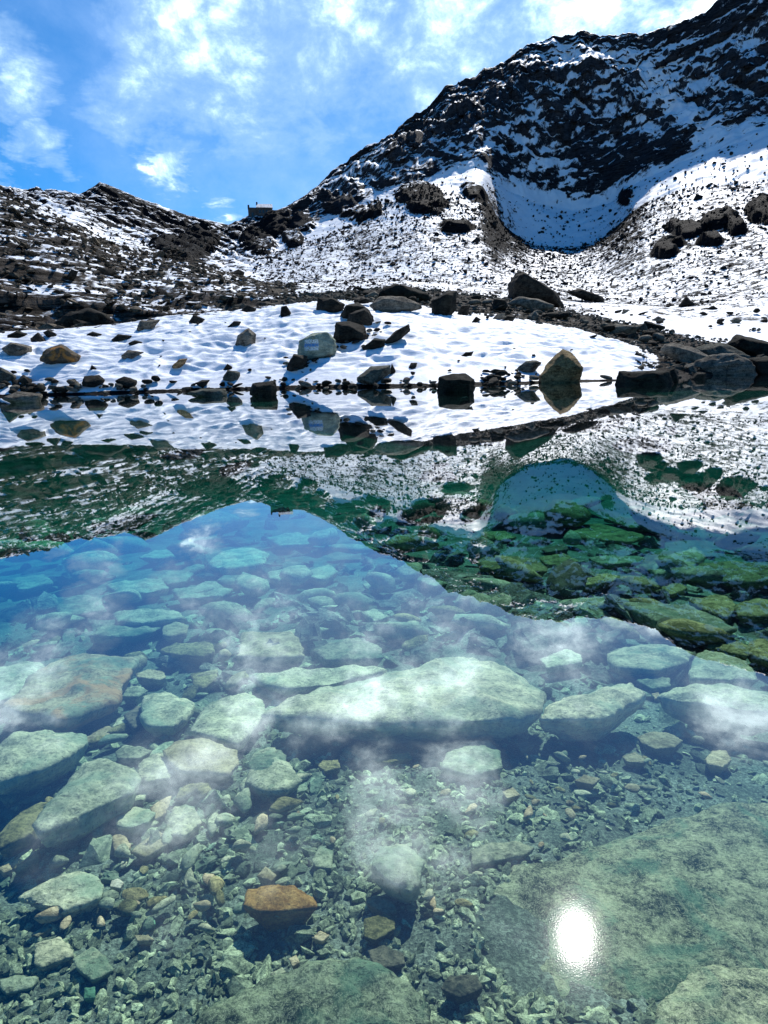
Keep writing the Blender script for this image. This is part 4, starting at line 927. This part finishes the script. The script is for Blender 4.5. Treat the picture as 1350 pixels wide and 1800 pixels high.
link('stone_bed', rubble_mesh('stone_bed', p4 + np.array([0, 0, .01]), np.exp(rng.normal(-2.45, .35, len(r4))) * (.55 + .17 * r4), 2, .42, rnd=.08), rock_material('stone_bed_rock', (.10, .14, .10), (.46, .53, .38), scale=2, bd=.012, green=(.14, .25, .19), tone_attr='tone'), kind='stuff', label='overlapping angular stones filling the gaps between the big lake slabs')
p3, r3 = bedpos(620, 4., 16.); ok = free(p3); p3, r3 = p3[ok], r3[ok]
link('boulder_field', rubble_mesh('boulder_field', p3, np.exp(rng.normal(-1.2, .35, len(r3))) * (1 + .03 * r3), 2, .5, rnd=.2), rock_material('deep_lake_rock', (.03, .035, .032), (.30, .32, .27), scale=1.5, bd=.02, tone_attr='tone'), kind='stuff', label='jumble of stones covering the deeper lake bed')

# ------------------------------------------------------------------ mountain hut on the saddle
def box(b, x0, x1, y0, y1, z0, z1):
    v = [b.verts.new(p) for p in ((x0, y0, z0), (x1, y0, z0), (x1, y1, z0), (x0, y1, z0), (x0, y0, z1), (x1, y0, z1), (x1, y1, z1), (x0, y1, z1))]
    for f in ((3, 2, 1, 0), (4, 5, 6, 7), (0, 1, 5, 4), (1, 2, 6, 5), (2, 3, 7, 6), (3, 0, 4, 7)): b.faces.new([v[i] for i in f])
def part(name, mat, parent, fn, **tg):
    b = bmesh.new(); fn(b); bmesh.ops.recalc_face_normals(b, faces=b.faces)
    me = bpy.data.meshes.new(name); b.to_mesh(me); b.free()
    return link(name, me, mat, parent, **tg)
mw, t = material('dark_stone_wall'); P = t.node('ShaderNodeTexCoord', out=3)
n_ = t.noise(P, 2.2, 6, .7); vv = t.node('ShaderNodeTexVoronoi', {'Vector': P, 'Scale': 2.6}, 0)
finish(t, t.mix(t.rng(n_, .3, .7), (.022, .022, .024), (.07, .066, .062)), .85, vv, .6, .05)
mr, t = material('snow_dusted_roof'); P = t.node('ShaderNodeTexCoord', out=3)
finish(t, t.mix(t.rng(t.noise(P, 1.2, 6, .7), .38, .5), (.10, .11, .12), (.6, .64, .7)), .6)
mg, t = material('dark_window_glass'); finish(t, (.01, .012, .016, 1), .15, spec=.5)
hx, hd = 458, 303.
d = ray(hx, 379); hh_ = math.hypot(d[0], d[1])
hut = bpy.data.objects.new('mountain_hut', None); C.objects.link(hut)
hut.location = (d[0] / hh_ * hd, d[1] / hh_ * hd, CAMZ + d[2] / hh_ * hd)
hut.rotation_euler = (0, 0, .2)
hut.scale = (.86, .86, .86)
hut['label'] = 'small dark stone mountain hut perched on the snowy saddle'; hut['category'] = 'hut'
part('wall', mw, hut, lambda b: box(b, -1.6, 6.0, -3, 3, -2.2, 3.4))
def roof(b):
    pts = [(-2.0, -3.5, 3.2), (-2.0, 3.5, 3.2), (-2.0, 0, 5.6), (6.4, -3.5, 3.2), (6.4, 3.5, 3.2), (6.4, 0, 5.6)]
    v = [b.verts.new(p) for p in pts]
    for f in ((0, 1, 2), (5, 4, 3), (0, 2, 5, 3), (2, 1, 4, 5), (1, 0, 3, 4)): b.faces.new([v[i] for i in f])
rf = part('roof', mr, hut, roof)
part('chimney', mw, rf, lambda b: box(b, -1.9, -1.1, -.5, .4, 4.2, 6.4))
part('annex', mw, hut, lambda b: (box(b, -6.2, -1.65, -2.4, 2.2, -3.2, 3.3), box(b, -6.3, -5.4, -2.5, 2.3, 3.303, 4.5)))
part('terrace_base', mw, hut, lambda b: box(b, -6.6, 6.5, -3.6, 3.4, -5.5, -2.203))
for k in range(4):
    wn = part('window', mg, hut, lambda b: box(b, -.7 + 1.75 * k, .2 + 1.75 * k, -3.06, -2.9, .6, 2.0))
part('door', mg, hut, lambda b: box(b, -4.6, -3.6, -2.46, -2.3, -1.5, .9))

# ------------------------------------------------------------------ say which small stone is which
CUT = set('with in on under behind beside at below above left right between near standing lying leaning alone forming just directly high sticking half tilted awash pointing of touching by along toward'.split())
def nick(l):
    w_ = l.replace(',', '').split(); o_ = []
    for q_ in w_:
        if q_ in CUT and len(o_) > 1: break
        o_.append(q_)
    return ' '.join(o_[:5])
bpy.context.view_layer.update()
named, small = [], []
for o in C.objects:
    if o.type != 'MESH' or o.parent or 'label' not in o or 'kind' in o: continue
    px, py = project(np.array(o.location)); (small if 'group' in o else named).append((o, float(px), float(py)))
nk = {}
for o, x, y in named: nk.setdefault(nick(o['label']), []).append(o)
named = [(o, x, y, nick(o['label'])) for o, x, y in named if len(nk[nick(o['label'])]) == 1]
MC = {'dark_slate': 'black', 'grey_gneiss': 'grey', 'green_grey_lake_stone': 'green grey', 'pale_green_lake_stone': 'pale', 'tan_lake_stone': 'tan', 'olive_lake_stone': 'olive', 'dark_lake_stone': 'dark'}
ORD = ['', 'second', 'third', 'fourth', 'fifth', 'sixth', 'seventh', 'eighth', 'ninth', 'tenth', 'eleventh', 'twelfth', 'thirteenth', 'fourteenth', 'fifteenth', 'sixteenth', 'seventeenth', 'eighteenth', 'nineteenth', 'twentieth', 'twenty-first', 'twenty-second', 'twenty-third', 'twenty-fourth', 'twenty-fifth', 'twenty-sixth', 'twenty-seventh', 'twenty-eighth', 'twenty-ninth', 'thirtieth']
fam = {}
for o, x, y in small:
    wet = o.name.startswith('lake')
    best = min((n_ for n_ in named if n_[0].name.startswith('lake') == wet), key=lambda n_: (n_[1] - x) ** 2 + 2 * (n_[2] - y) ** 2)
    dx, dy = x - best[1], y - best[2]
    di = ('right of' if dx > 0 else 'left of') if abs(dx) > 1.3 * abs(dy) else ('below' if dy > 0 else 'above')
    c_ = MC.get(o.data.materials[0].name, 'dark')
    fam.setdefault((c_, di, best[3]), []).append((math.hypot(dx, dy), o))
for (c_, di, nm), lst in fam.items():
    lst.sort(key=lambda a_: a_[0])
    for k, (_, o) in enumerate(lst):
        o['label'] = f"{'small ' if k == 0 else ''}{c_} stone {di} the {nm}" if len(lst) == 1 else \
            (f"nearest small {c_} stone {di} the {nm}" if k == 0 else f"{ORD[min(k, 29)]} nearest small {c_} stone {di} the {nm}")
